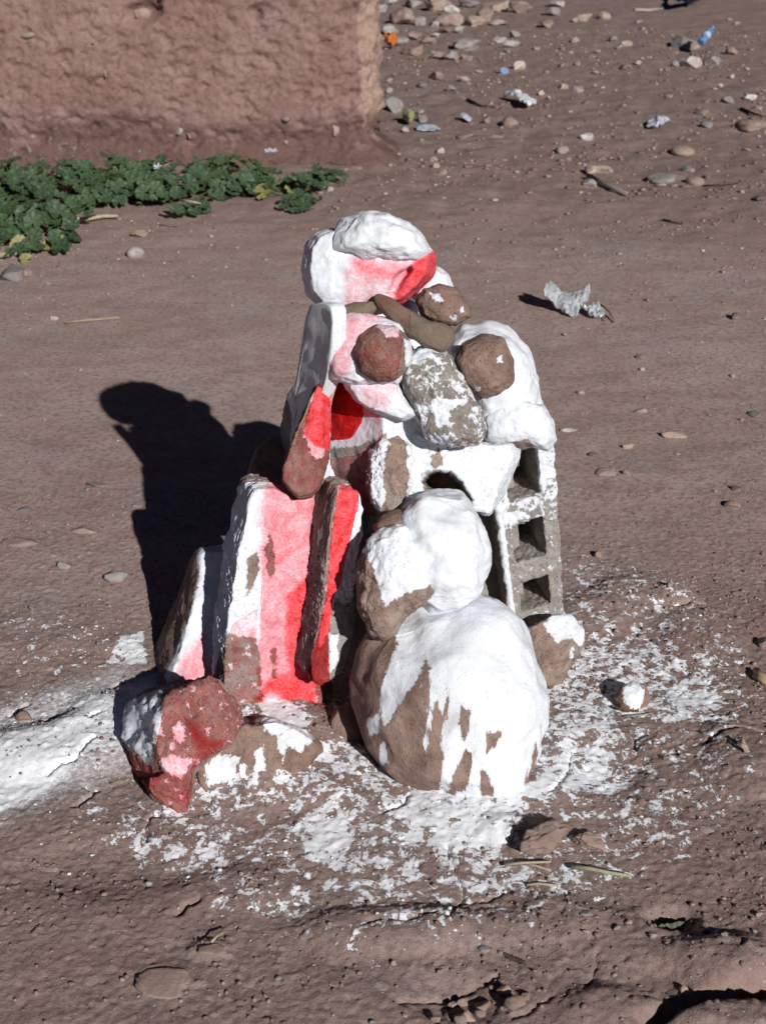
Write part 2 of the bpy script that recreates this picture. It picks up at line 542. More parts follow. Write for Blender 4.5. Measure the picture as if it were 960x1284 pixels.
def ground_material():
    t = NT("bare_earth")
    big = t.noise(0.9, 5, 0.55)
    mid = t.noise(7, 7, 0.62)
    fin = t.noise(60, 7, 0.68)
    gra = t.noise(330, 4, 0.7)
    lo = t.attr("loose")
    col = t.mix(t.rng(mid, 0.36, 0.66), (0.440, 0.300, 0.260), (0.510, 0.380, 0.340))
    col = t.mix(t.rng(big, 0.42, 0.62, 0, 0.55), col, (0.49, 0.38, 0.348))
    strk = t.n("ShaderNodeMapping"); t.put(strk.inputs[0], t.tc); strk.inputs[3].default_value = (1.0, 2.2, 1)
    col = t.mix(t.rng(t.noise(3.2, 6, .62, 0.4, vec=strk.outputs[0]), 0.45, 0.68, 0, 0.55), col, (0.315, 0.212, 0.184))
    col = t.mix(t.rng(t.noise(2.3, 8, 0.7), 0.52, 0.66, 0, 0.55), col, (0.40, 0.36, 0.345))
    col = t.mix(t.math('MULTIPLY', lo, t.rng(mid, 0.3, 0.7, 0.60, 1.0)), col, (0.175, 0.113, 0.094))
    col = t.mix(t.rng(fin, 0.46, 0.64, 0, 0.62), col, (0.190, 0.130, 0.110))
    col = t.mix(t.rng(t.noise(34, 8, 0.72), 0.54, 0.68, 0, 0.5), col, (0.47, 0.385, 0.35))
    col = t.mix(t.rng(t.noise(150, 5, 0.7), 0.55, 0.72, 0, 0.55), col, (0.13, 0.092, 0.080))
    col = t.mix(t.rng(gra, 0.56, 0.70, 0, 0.5), col, (0.46, 0.40, 0.375))
    # pale grit
    v = t.n("ShaderNodeTexVoronoi"); t.put(v.inputs["Vector"], t.tc); v.inputs["Scale"].default_value = 85
    pick = t.n("ShaderNodeSeparateColor"); t.put(pick.inputs[0], v.outputs["Color"])
    spot = t.math('MULTIPLY', t.rng(v.outputs["Distance"], 0.26, 0.16), t.rng(pick.outputs[0], 0.90, 0.93))
    col = t.mix(t.math('MULTIPLY', spot, 0.8), col, (0.46, 0.41, 0.37))
    v2 = t.n("ShaderNodeTexVoronoi"); t.put(v2.inputs["Vector"], t.tc); v2.inputs["Scale"].default_value = 24
    p2 = t.n("ShaderNodeSeparateColor"); t.put(p2.inputs[0], v2.outputs["Color"])
    spot2 = t.math('MULTIPLY', t.rng(t.math('ADD', v2.outputs["Distance"], t.math('MULTIPLY', t.math('SUBTRACT', fin, .5), .35)), 0.30, 0.20), t.rng(p2.outputs[0], 0.90, 0.93))
    col = t.mix(t.math('MULTIPLY', spot2, 0.55), col, (0.40, 0.335, 0.30))
    # limewash splashes
    d = t.attr("lime")
    warp = t.noise(32, 10, 0.68, 0.5)
    fl = t.noise(95, 7, 0.72, 0.3)
    s = t.math('ADD', t.math('MULTIPLY', warp, 0.66), t.math('MULTIPLY', fl, 0.34))
    thr = t.rng(d, 0.0, 1.0, 0.68, 0.37, False)
    e = t.math('SUBTRACT', s, thr)
    mask = t.math('MULTIPLY', t.rng(e, -0.004, 0.006), t.rng(d, 0.04, 0.12))
    wcol = t.mix(t.rng(t.noise(45, 5, .6), 0.45, 0.72), (0.86, 0.87, 0.90), (0.76, 0.77, 0.80))
    wcol = t.mix(t.rng(e, 0.0, 0.02, 0.28, 0.0), wcol, (0.36, 0.27, 0.235))
    wcol = t.mix(t.rng(gra, 0.67, 0.75, 0, 0.5), wcol, (0.30, 0.21, 0.175))
    col = t.mix(mask, col, wcol)
    pw = t.attr("powder")
    pm = t.math('MULTIPLY', t.rng(t.math('ADD', pw, t.math('MULTIPLY', t.math('SUBTRACT', fl, 0.5), 1.0)), 0.12, 0.66), t.rng(pw, 0.02, 0.15), clamp=True)
    col = t.mix(t.math('MULTIPLY', pm, 0.95), col, (0.84, 0.85, 0.89))
    r = t.attr("redground")
    rm = t.rng(r, -0.0008, 0.0012)
    k = t.math('ADD', t.math('MULTIPLY', rm, 0.33), t.math('MULTIPLY', rm, t.rng(r, 0.001, 0.006, 0.30, 0.0)), clamp=True)
    col = red_glaze(t, col, k)
    t.put(t.p.inputs["Base Color"], col)
    t.p.inputs["Roughness"].default_value = 0.95
    t.p.inputs["Specular IOR Level"].default_value = 0.12
    h = t.math('ADD', t.math('MULTIPLY', fin, 1.0), t.math('MULTIPLY', gra, 0.5))
    h = t.math('ADD', h, t.math('MULTIPLY', t.math('ADD', spot, t.math('MULTIPLY', spot2, .6)), 0.5))
    h = t.math('ADD', h, t.math('MULTIPLY', mask, 0.25))
    h = t.math('MULTIPLY', h, t.rng(t.math('MAXIMUM', mask, pm), 0, 1, 1.0, 0.45))
    t.put(t.p.inputs["Normal"], t.bump(h, 0.75, 0.006))
    return t.m

ground_me = mesh_data("ground", np.stack([gx, gy, gzv], 1), GF, ground_material(),
                      {"lime": lime, "powder": powder, "redground": redg, "loose": loose(gx, gy) * (np.abs(gx) < 6) * (gy < 24)})
tag(link("ground", ground_me), kind="structure")

# ------------------------------------------------------------------ stones
def frame(px, py, Y, yaw=None, tilt=None):
    C = at(px, py, Y)
    d = EYE - C
    if yaw is None:
        n = d / np.linalg.norm(d)
    else:
        ya = math.radians(yaw); ti = math.radians(tilt or 0)
        n = np.array([math.sin(ya) * math.cos(ti), -math.cos(ya) * math.cos(ti), math.sin(ti)])
    e1 = np.cross([0, 0, 1.0], n); e1 = e1 / np.linalg.norm(e1)
    e2 = np.cross(n, e1)
    return C, n, e1, e2

def rock(name, outline, Y, thick, label, cat="stone", mat='lime', k=0.8, n=40, rough=0.006, fr=14, fine=0.0018,
         yaw=None, tilt=None, front=False, white=None, bare=(), white0=-0.05, red=(), relief=None, facets=0, seed=0,
         group=None, parent=None, shear=False, smoothout=2):
    """A solid stone: 'outline' is its front elevation at distance Y, 'thick' its half depth."""
    out = np.array(outline, float)
    x, y = out[:, 0], out[:, 1]
    x2, y2 = np.roll(x, -1), np.roll(y, -1)
    cr = x * y2 - x2 * y
    A = cr.sum() / 2
    cx = ((x + x2) * cr).sum() / (6 * A); cy = ((y + y2) * cr).sum() / (6 * A)
    C, nn, e1, e2 = frame(cx, cy, Y, yaw, tilt)
    def loc(pts):
        R = []
        for p in pts:
            q = on_plane(p[0], p[1], C, nn) - C
            R.append((q @ e1, q @ e2))
        return np.array(R)
    P2 = loc(outline)
    # radius as a function of angle
    na = 720
    th = np.linspace(-math.pi, math.pi, na, endpoint=False)
    rad = np.zeros(na)
    D = np.stack([np.cos(th), np.sin(th)], 1)
    for i in range(len(P2)):
        a = P2[i]; b = P2[(i + 1) % len(P2)]
        e = b - a
        den = D[:, 0] * e[1] - D[:, 1] * e[0]
        den = np.where(np.abs(den) < 1e-12, 1e-12, den)
        t = (a[0] * e[1] - a[1] * e[0]) / den
        s = (a[0] * D[:, 1] - a[1] * D[:, 0]) / den
        ok = (t > 0) & (s >= -1e-6) & (s <= 1 + 1e-6)
        rad = np.where(ok, np.maximum(rad, t), rad)
    for _ in range(smoothout):
        rad = 0.25 * np.roll(rad, 3) + 0.5 * rad + 0.25 * np.roll(rad, -3)
    CV, F = cube_grid(n)
    ang = np.arctan2(CV[:, 1], CV[:, 0])
    R = np.interp(ang, np.concatenate([th, [math.pi]]), np.concatenate([rad, rad[:1]]))
    nrm = CV / np.linalg.norm(CV, axis=1, keepdims=True)
    sE = np.sqrt(nrm[:, 0] ** 2 + nrm[:, 1] ** 2); tE = nrm[:, 2]
    sP = np.maximum(np.abs(CV[:, 0]), np.abs(CV[:, 1])); tP = CV[:, 2]
    s = k * sE + (1 - k) * sP
    t = k * tE + (1 - k) * tP
    off = -thick if front else 0.0
    W = np.stack([np.cos(ang) * R * s, np.sin(ang) * R * s, t * thick + off], 1)
    if relief is not None:
        w = sstep(0.15, 0.6, CV[:, 2]) if front else sstep(-0.2, 0.5, CV[:, 2])
        if shear: w = 1.0
        W[:, 2] += w * relief(W[:, :2], loc)
    if facets:
        rng = np.random.RandomState(seed + 5)
        sc = np.array([np.abs(W[:, 0]).max(), np.abs(W[:, 1]).max(), thick])
        for _ in range(facets):
            f = rng.normal(size=3); f[2] = abs(f[2]) + 0.2; f /= np.linalg.norm(f)
            dd = (W / sc) @ f
            lim = rng.uniform(0.62, 0.86)
            W -= (np.maximum(0, dd - lim) * 0.85)[:, None] * f * sc
    B = np.stack([e1, e2, nn], 1)
    V = W @ B.T + C
    N = vnormals(V, F)
    S = V + seed * 3.7
    V = V + N * (rough * fbm(S, fr, 3, seed) + rough * 0.5 * (0.5 - np.abs(perlin(S * fr * 2.3, seed + 9))))[:, None]
    V = V + N * (fine * fbm(S, fr * 6.5, 3, seed + 20, 0.6))[:, None]
    # paint: thrown on from the front, along one fixed direction for each stone
    dv = EYE - C; dv /= np.linalg.norm(dv)
    Q = V - C
    tt = (Q @ nn) / (dv @ nn)
    Q = Q - tt[:, None] * dv
    UV = np.stack([Q @ e1, Q @ e2], 1)
    wv_ = np.full(len(V), white0)
    if white == 'all': wv_[:] = 0.0125
    elif white:
        for pl in white: wv_ = np.maximum(wv_, np.clip(poly_sd(UV, loc(pl)), -0.05, 0.05))
    for pl in bare: wv_ = np.minimum(wv_, np.clip(-poly_sd(UV, loc(pl)), -0.05, 0.05))
    rd = np.full(len(V), -0.05); rk = np.zeros(len(V))
    for it in red:
        pl, kk = it[0], it[1]
        fe = it[2] if len(it) > 2 else 0.004
        sd = poly_sd(UV, loc(pl))
        if fe >= 0.008: rd = np.maximum(rd, np.where(sd > -fe, 0.02, -0.05))   # a wash that fades out
        else: rd = np.maximum(rd, np.clip(sd, -0.05, 0.05))
        rk = np.maximum(rk, kk * sstep(-fe, fe, sd))
    lo = V[:, 2].min()
    org = np.array([C[0], C[1], lo])
    me = mesh_data(name, V - org, F, M[mat], {"white": wv_, "red": rd, "redk": rk})
    o = link(name, me, tuple(org))
    if parent:
        o.parent = parent
        o.location = tuple(org - np.array(parent.location))
    else:
        tag(o, label, cat, group)
    return o

PILE = "stones stacked in the whitewashed pile"

def ridge(line, slope_l, slope_r=0.0):
    """relief that falls away on the left of a line down the face"""
    def f(U, loc):
        L = loc(line)
        o = np.argsort(L[:, 1])
        xr = np.interp(U[:, 1], L[o, 1], L[o, 0])
        d = xr - U[:, 0]
        return -slope_l * np.maximum(0, d) - slope_r * np.maximum(0, -d)
    return f

# head
rock("white_stone", [(379, 335), (383, 306), (396, 293), (418, 288), (450, 296), (500, 300), (532, 303), (546, 320), (544, 345), (532, 360), (505, 378), (470, 385), (430, 389), (402, 385), (385, 368)],
     2.71, 0.105, "wide whitewashed stone with pink and red streaks under the topmost stone", k=0.55, n=60, white='all', seed=1, rough=0.006, relief=lambda U, loc: -0.028 * sstep(-0.002, 0.004, poly_sd(U, loc([(482, 368), (494, 346), (512, 333), (516, 338), (506, 352), (494, 370)]))),  # groove carved where the top stone's cast shadow falls
     red=[([(430, 384), (433, 350), (444, 322), (480, 326), (540, 316), (547, 340), (532, 362), (505, 386), (470, 390)], 0.24, 0.008),
          ([(436, 345), (446, 322), (490, 330), (515, 330), (500, 358), (470, 350)], 0.45, 0.018),
          ([(500, 352), (512, 332), (548, 310), (548, 345), (520, 382), (490, 382)], 0.70, 0.004)])
rock("white_stone", [(413, 314), (416, 292), (430, 275), (455, 267), (486, 269), (513, 279), (530, 297), (540, 317), (528, 327), (490, 331), (462, 325), (440, 318)],
     2.695, 0.115, "flat rounded white stone at the very top of the pile", k=0.85, n=60, white='all', seed=2, rough=0.012, fr=12)
rock("white_stone", [(515, 372), (528, 342), (548, 334), (562, 345), (568, 360), (560, 376), (530, 384)], 2.76, 0.06,
     "small white stone peeping out behind the head stone on its right", k=0.9, n=24, white='all', seed=3)
# shaded slab behind, left
rock("concrete_slab", [(386, 384), (404, 379), (418, 384), (417, 440), (408, 482), (398, 505), (398, 600), (398, 720), (296, 720), (300, 650), (334, 590), (352, 560), (353, 526), (358, 498), (374, 478), (378, 425)],
     2.70, 0.014, "tall whitewashed slab in shade at the back left of the pile", cat="slab", k=0.03, smoothout=1, n=60, yaw=-63, front=True, white='all',
     bare=[([(350, 560), (352, 520), (360, 500), (366, 520), (362, 580)])], seed=4, rough=0.005, mat='grey',
     red=[([(432, 470), (470, 470), (480, 570), (420, 560), (410, 500)], 0.4)])
rock("brown_stone", [(306, 620), (310, 592), (322, 562), (338, 546), (362, 545), (378, 562), (384, 590), (380, 650), (330, 660)], 2.76, 0.06, "stone coloured dark for shade, half hidden behind the top left corner of the pink slab", k=0.35, n=36, mat='brown', seed=35, white0=-0.02)  # brown instead of whitewash to imitate shade; outline widened to fill the cast shadow
# recess stone: bare grey below and deepened red stand in for shade
rock("concrete_block", [(404, 478), (440, 470), (478, 480), (482, 560), (470, 650), (398, 650), (396, 560)],
     2.60, 0.06, "shaded block with red paint deepened for shade in the hollow behind the upright red stone", cat="block", k=0.15, n=50, yaw=-45, front=True, white='all', seed=5, mat='grey',
     bare=[([(385, 562), (440, 562), (484, 545), (484, 670), (385, 670)])],
     red=[([(404, 470), (478, 470), (474, 556), (452, 568), (400, 580), (396, 650), (470, 650), (480, 540)], 0.30), ([(400, 476), (458, 480), (454, 530), (440, 550), (402, 556)], 1.0)])
# upright finger stone
rock("upright_stone", [(403, 474), (411, 490), (415, 520), (414, 555), (406, 588), (401, 612), (389, 624), (374, 626), (361, 614), (353, 602), (357, 580), (370, 545), (382, 513), (391, 490)],
     2.545, 0.036, "finger-shaped upright stone painted bright red on its upper half", k=0.3, smoothout=0, n=50, mat='brown', seed=6, rough=0.006, facets=2,
     white=[([(386, 556), (410, 558), (403, 574), (395, 579), (388, 568)]), ([(398, 480), (412, 490), (420, 520), (418, 566), (395, 562), (380, 548), (385, 520), (394, 496)])], white0=-0.02,
     red=[([(396, 486), (404, 478), (420, 495), (418, 566), (395, 560), (380, 545), (384, 520)], 0.78),
          ([(396, 486), (420, 478), (418, 566), (404, 590), (392, 584), (378, 566), (370, 556), (384, 520)], 0.30),
          ([(345, 560), (420, 550), (412, 630), (345, 630)], 0.22)])
# tall slab at front left
def slab_relief(U, loc):
    z = 0.03 * sstep(loc([(350, 830)])[0, 1], loc([(350, 920)])[0, 1], U[:, 1])
    return z - 0.05 * sstep(loc([(385, 700)])[0, 0], loc([(425, 700)])[0, 0], U[:, 0])
rock("slab", [(317, 613), (345, 611), (362, 622), (385, 628), (396, 616), (412, 615), (416, 640), (412, 690), (412, 740), (416, 790), (420, 830), (420, 860), (414, 890), (402, 910), (372, 920), (330, 915), (296, 906), (279, 886), (283, 800), (297, 700)],
     2.475, 0.062, "tall slab leaning at the left front with pink and red paint running down its face", cat="slab", k=0.05, n=80, yaw=17, tilt=8, front=True, mat='mud', seed=7,
     rough=0.007, fr=24, fine=0.003, relief=slab_relief, white0=-0.003,
     white=[([(240, 600), (400, 600), (400, 760), (385, 830), (400, 880), (360, 900), (330, 880), (322, 800), (285, 795), (250, 890), (230, 800)]),
            ([(330, 905), (343, 876), (352, 905)])],
     bare=[([(312, 702), (322, 690), (326, 712), (318, 735), (309, 748)]), ([(332, 690), (338, 668), (343, 690), (344, 720), (336, 722)]),
           ([(340, 812), (345, 812), (347, 850), (341, 850)])],
     red=[([(331, 606), (345, 600), (420, 600), (410, 700), (412, 862), (408, 880), (398, 915), (370, 922), (352, 905), (345, 874), (330, 882), (318, 905), (300, 925), (322, 880), (326, 780), (328, 760), (327, 700)], 0.38, 0.005),
          ([(322, 764), (290, 784), (270, 880), (300, 925), (324, 890)], 0.15, 0.004), ([(288, 800), (300, 790), (304, 830), (292, 850)], 0.30, 0.010), ([(308, 790), (322, 780), (322, 830), (312, 820)], 0.28, 0.010),
          ([(331, 606), (364, 600), (376, 690), (345, 740), (328, 700)], 0.42, 0.02),
          ([(358, 745), (384, 720), (420, 700), (420, 862), (400, 862), (392, 895), (365, 905), (347, 872), (338, 870), (325, 885), (318, 878), (335, 850), (360, 840), (354, 800)], 0.74, 0.014)])
rock("concrete_bar", [(422, 613), (436, 611), (450, 616), (455, 640), (448, 690), (443, 740), (444, 780), (443, 815), (434, 838), (418, 852), (404, 862), (392, 856), (390, 842), (396, 805), (405, 745), (409, 700), (415, 650)],
     2.43, 0.05, "narrow bar beside the pink slab, bright red with a white right edge", cat="bar", k=0.08, n=60, yaw=21, tilt=8, front=True, mat='grey', seed=31,
     rough=0.007, fr=26, fine=0.004, white0=-0.02, smoothout=1,
     white=[([(424, 606), (460, 606), (462, 690), (448, 745), (432, 760), (420, 750), (413, 790), (400, 815), (399, 800), (410, 744), (413, 690), (418, 650)]), ([(412, 795), (425, 795), (424, 835), (412, 845)])],
     red=[([(360, 606), (452, 606), (448, 640), (436, 690), (430, 716), (428, 730), (418, 748), (412, 800), (414, 920), (360, 920)], 0.12, 0.004), ([(427, 606), (452, 606), (448, 640), (436, 690), (430, 716), (428, 730), (418, 748), (412, 800), (413, 850), (412, 920), (365, 920), (378, 858), (396, 805), (409, 744), (412, 700), (417, 650)], 0.74, 0.003)])
# left leaning rock
rock("leaning_rock", [(178, 862), (190, 812), (224, 745), (243, 690), (258, 682), (285, 684), (294, 740), (292, 880), (262, 892), (214, 880)],
     2.63, 0.06, "wedge-shaped rock in shadow leaning against the left slab with one lit white edge", k=0.35, n=60, mat='brown', seed=8, rough=0.007, fine=0.003,
     relief=ridge([(250, 690), (250, 720), (240, 770), (224, 820), (207, 870)], 3.0), shear=True, white0=-0.02,
     white=[([(244, 690), (290, 680), (290, 870), (250, 860), (215, 870), (206, 850), (238, 770), (249, 720)])],
     red=[([(232, 822), (258, 790), (262, 830), (280, 860), (215, 880), (214, 858)], 0.30, 0.012)])
# red stone at lower left
rock("red_stone", [(146, 912), (152, 892), (162, 874), (184, 862), (222, 856), (262, 848), (288, 866), (312, 906), (284, 930), (262, 948), (244, 968), (240, 995), (234, 1026), (216, 1012), (194, 1000), (162, 964), (156, 940)],
     2.215, 0.048, "low angular stone daubed red, ending in a point at the pile's lower left corner", k=0.12, n=70, mat='mud', seed=9, rough=0.011, fine=0.004, facets=5, smoothout=0,
     relief=ridge([(262, 850), (215, 872), (208, 890), (196, 930), (214, 975), (190, 990), (180, 1000)], 2.6, 0.22), shear=True, white0=-0.003,
     white=[([(120, 880), (205, 860), (200, 900), (192, 935), (190, 960), (150, 930)]), ([(216, 912), (226, 902), (234, 915), (230, 930), (218, 928)]), ([(200, 955), (215, 944), (224, 950), (240, 950), (236, 968), (226, 975), (204, 966)]), ([(196, 904), (202, 900), (202, 918), (196, 920)]), ([(212, 930), (219, 930), (219, 941), (212, 941)])],
     red=[([(206, 868), (240, 846), (262, 844), (325, 905), (262, 952), (242, 972), (238, 1030), (160, 970), (158, 940), (190, 975), (196, 935), (204, 900)], 0.27, 0.005),
          ([(158, 940), (190, 965), (232, 968), (242, 966), (240, 1035), (155, 970)], 0.42, 0.006),
          ([(206, 880), (225, 868), (240, 880), (226, 895)], 0.36, 0.010), ([(228, 895), (245, 905), (262, 925), (285, 928), (275, 945), (250, 956), (236, 972), (244, 945)], 0.62, 0.014), ([(270, 880), (296, 890), (300, 905), (280, 900)], 0.3, 0.012)])
rock("base_stone", [(244, 972), (262, 946), (300, 912), (345, 902), (380, 918), (402, 936), (392, 960), (345, 985), (300, 1003), (258, 1000)], 2.27, 0.06,
     "low brown stone under the pink slab with white paint run over it", k=0.3, n=44, mat='drip', seed=33, rough=0.010, fine=0.003, white0=-0.010,
     white=[([(325, 900), (345, 878), (372, 905), (395, 925), (375, 945), (360, 935), (355, 960), (345, 925), (330, 915)]), ([(258, 960), (275, 945), (300, 950), (296, 985), (280, 980), (262, 985)]), ([(318, 940), (330, 935), (335, 985), (322, 990)]), ([(300, 960), (308, 955), (312, 985), (304, 990)])])
# small stones at the foot
rock("brown_stone", [(411, 908), (422, 889), (438, 884), (452, 900), (461, 932), (442, 948), (418, 938)], 2.37, 0.04, "small brown stone in the gap between the red slab and the dripping boulder",
     k=0.8, n=30, mat='brown', seed=10, white0=-0.012, rough=0.004)
rock("brown_stone", [(640, 815), (660, 790), (690, 772), (714, 770), (729, 790), (731, 806), (718, 830), (700, 858), (680, 880), (650, 870)], 2.62, 0.05,
     "brown stone with a white splash at the right foot of the hollow block", k=0.45, n=36, facets=4, rough=0.009, mat='mud', seed=11, white0=-0.008,
     white=[([(682, 784), (698, 764), (722, 768), (736, 795), (730, 812), (716, 802), (696, 806)]), ([(714, 812), (720, 810), (718, 826), (713, 826)])])
# dripping boulder
rock("white_boulder", [(497, 772), (520, 758), (545, 752), (578, 746), (610, 748), (638, 764), (660, 795), (678, 840), (686, 880), (682, 920), (670, 955), (658, 990), (628, 1012), (580, 1010), (530, 1000), (495, 978), (470, 945), (455, 905), (446, 852), (450, 812), (466, 788)],
     2.325, 0.165, "big rounded boulder at the front with white paint dripping down its brown face", cat="boulder", k=0.88, n=90, mat='drip', seed=12, rough=0.021, fr=6, fine=0.0016, white0=-0.012,
     white=[([(496, 770), (575, 742), (645, 755), (695, 850), (695, 930), (676, 958), (668, 1000), (655, 1015), (570, 1015), (548, 1002), (556, 965), (553, 935), (556, 905), (552, 882), (544, 895), (536, 940), (531, 930), (533, 880), (530, 845), (512, 872), (492, 905), (486, 910), (478, 882), (486, 850), (500, 810)]),
            ([(478, 930), (486, 928), (490, 955), (478, 958)]), ([(464, 900), (478, 895), (480, 918), (466, 920)])],
     bare=[([(535, 828), (539, 836), (540, 900), (532, 930), (530, 850)]), ([(546, 882), (552, 878), (553, 900), (545, 940), (540, 930)]), ([(578, 886), (587, 890), (588, 912), (580, 926), (575, 905)]),
           ([(560, 858), (564, 872), (560, 900), (557, 890)]), ([(610, 915), (625, 918), (616, 935), (606, 943)]), ([(582, 938), (592, 940), (588, 982), (575, 988), (562, 985), (570, 965)]),
           ([(600, 962), (608, 962), (617, 985), (615, 1000), (602, 996)]), ([(655, 985), (664, 950), (668, 930), (670, 945), (662, 990)]), ([(560, 988), (572, 984), (570, 1006), (558, 1006)]), ([(604, 1000), (618, 998), (618, 1006), (602, 1008)])])
# white ball and its neighbours
rock("white_stone", [(500, 668), (508, 640), (522, 620), (542, 610), (549, 604), (560, 607), (579, 618), (596, 640), (610, 666), (615, 692), (608, 725), (600, 750), (575, 768), (540, 768), (515, 748), (500, 705)],
     2.42, 0.105, "round white stone sitting on the dripping boulder beside the hollow block", k=0.88, n=60, white='all', seed=13, rough=0.016, fr=10, fine=0.0016, facets=2)
rock("rough_stone", [(453, 700), (460, 675), (480, 663), (508, 650), (524, 676), (542, 712), (548, 742), (530, 757), (508, 772), (497, 792), (482, 803), (466, 796), (452, 762), (447, 724)],
     2.36, 0.075, "rough brown and white stone wedged between the red slab and the round white stone", k=0.8, n=50, mat='mud', seed=14, rough=0.010, fr=20, fine=0.0022, white0=-0.008,
     white=[([(452, 690), (465, 670), (505, 655), (545, 720), (540, 745), (515, 745), (480, 760), (470, 715)])],
     bare=[([(452, 715), (470, 715), (482, 760), (470, 800), (445, 760)]), ([(500, 748), (548, 730), (548, 760), (500, 790)])])
rock("brown_stone", [(468, 660), (488, 643), (512, 638), (522, 655), (505, 672), (480, 676)], 2.42, 0.04, "small bare brown stone over the rough stone left of the round white one", k=0.8, n=26, mat='brown', seed=15, white0=-0.02)
rock("mortar_lump", [(464, 565), (478, 546), (500, 545), (513, 560), (516, 602), (508, 636), (492, 648), (478, 645), (466, 628), (461, 600)],
     2.54, 0.06, "ragged brown mortar lump with white edges under the left end of the white cap", cat="lump", k=0.7, n=46, mat='mud', seed=16, rough=0.010, fr=26, fine=0.0035, white0=-0.006,
     white=[([(462, 565), (482, 545), (492, 560), (486, 600), (480, 645), (464, 630)]), ([(505, 550), (520, 560), (520, 640), (502, 645), (512, 600)])],
     bare=[([(486, 560), (508, 555), (512, 600), (506, 640), (488, 640), (480, 600)])])
def notch(pts, depth):
    def f(U, loc):
        sd = poly_sd(U, loc(pts))
        return -depth * sstep(-0.002, 0.006, sd)
    return f
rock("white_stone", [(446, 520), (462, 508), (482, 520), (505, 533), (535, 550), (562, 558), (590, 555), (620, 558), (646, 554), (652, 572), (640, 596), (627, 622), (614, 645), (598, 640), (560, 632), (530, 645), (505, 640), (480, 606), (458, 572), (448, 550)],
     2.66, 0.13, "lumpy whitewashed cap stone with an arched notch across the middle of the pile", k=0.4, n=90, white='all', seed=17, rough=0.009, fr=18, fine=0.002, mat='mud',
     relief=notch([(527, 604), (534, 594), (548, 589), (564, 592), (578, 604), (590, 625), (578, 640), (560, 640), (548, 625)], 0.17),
     bare=[([(530, 604), (536, 596), (548, 591), (564, 594), (576, 604), (588, 625), (578, 640), (550, 640)]), ([(540, 572), (550, 566), (553, 582), (543, 588)]), ([(484, 560), (508, 556), (512, 605), (488, 600)])],  # first patch leaves the notch unpainted to deepen its shade
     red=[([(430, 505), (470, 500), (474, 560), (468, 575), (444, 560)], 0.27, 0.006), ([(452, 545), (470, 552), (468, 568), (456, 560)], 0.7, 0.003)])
rock("concrete_block", [(462, 560), (500, 540), (640, 545), (650, 640), (660, 790), (500, 800), (470, 700)], 2.80, 0.07,
     "grey block mostly hidden behind the round white stone and under the cap", cat="block", k=0.1, n=40, yaw=6, front=True, mat='grey', seed=18, white0=-0.02)
# stones piled at the neck
rock("pink_stone", [(406, 434), (414, 402), (440, 390), (478, 398), (505, 404), (517, 440), (500, 482), (446, 488), (414, 474)], 2.56, 0.055,
     "pink and white stone behind the round reddish cobble", k=0.8, n=36, white='all', seed=19, red=[([(410, 400), (450, 385), (485, 395), (455, 420), (440, 470), (410, 470)], 0.24, 0.01)])
rock("pink_stone", [(429, 482), (438, 470), (462, 476), (497, 479), (508, 500), (524, 520), (506, 527), (472, 517), (444, 502)], 2.55, 0.045,
     "curved white stone tinged pink lying below the round reddish cobble", k=0.7, n=36, white='all', seed=20, red=[([(425, 465), (500, 470), (494, 502), (470, 522), (430, 500)], 0.15, 0.01)])
rock("red_cobble", [(443, 442), (451, 419), (470, 407), (495, 409), (512, 424), (516, 442), (510, 463), (495, 477), (470, 479), (451, 466)], 2.515, 0.055,
     "round reddish cobble on the left of the neck", k=0.95, n=44, mat='brownround', seed=21, rough=0.004, white0=-0.018,
     white=[([(470, 404), (500, 408), (500, 422), (484, 424)]), ([(506, 425), (520, 430), (518, 460), (508, 460)])],
     red=[([(438, 400), (490, 400), (505, 425), (500, 460), (494, 485), (440, 485)], 0.19, 0.004), ([(452, 440), (475, 432), (470, 460), (452, 455)], 0.34, 0.01)])
rock("white_stone", [(410, 380), (460, 372), (520, 378), (530, 420), (510, 600), (388, 612), (370, 565), (382, 500), (404, 430)], 2.77, 0.10, "white neck stone showing in the gap between the head stone and the pebbles under it", k=0.4, n=40, white='all', seed=36)  # unseen filler, added to close a gap in the cast shadow
rock("olive_pebble", [(418, 391), (426, 383), (446, 379), (468, 378), (474, 386), (466, 394), (445, 401), (424, 399)], 2.585, 0.022, "slim olive-brown pebble tucked under the head stone", cat="pebble", k=0.9, n=26, mat='olive', seed=22, rough=0.002, fine=0.0006)
rock("bone_shaped_stone", [(466, 374), (472, 366), (484, 369), (502, 380), (520, 392), (540, 402), (558, 404), (570, 412), (571, 426), (562, 438), (552, 442), (534, 436), (514, 424), (498, 410), (480, 394), (471, 384)], 2.57, 0.028,
     "long smooth bone-shaped brown stone lying across the neck", k=0.8, n=44, mat='olive', seed=23, rough=0.003, fine=0.0006, red=[([(460, 360), (517, 380), (512, 425), (480, 410)], 0.13, 0.002)])
rock("brown_cobble", [(520, 378), (530, 362), (550, 357), (575, 362), (588, 378), (591, 396), (572, 408), (546, 406), (526, 396)], 2.63, 0.045, "brown cobble with white blotches at the right of the head stone", k=0.85, n=40, mat='brownround', seed=24, rough=0.006, white0=-0.012,
     white=[([(540, 368), (553, 368), (556, 378), (545, 380)]), ([(576, 385), (581, 383), (582, 392), (577, 392)]), ([(564, 397), (572, 396), (572, 403), (566, 403)])])
rock("brown_cobble", [(569, 452), (578, 432), (604, 419), (630, 424), (644, 450), (644, 478), (626, 494), (602, 498), (580, 482)], 2.58, 0.055, "bare round brown cobble resting on the white shoulder boulder", k=0.9, n=44, mat='brownround', seed=25, rough=0.006, white0=-0.013,
     white=[([(621, 447), (628, 446), (630, 455), (622, 456)]), ([(596, 484), (604, 484), (602, 491), (596, 490)])])
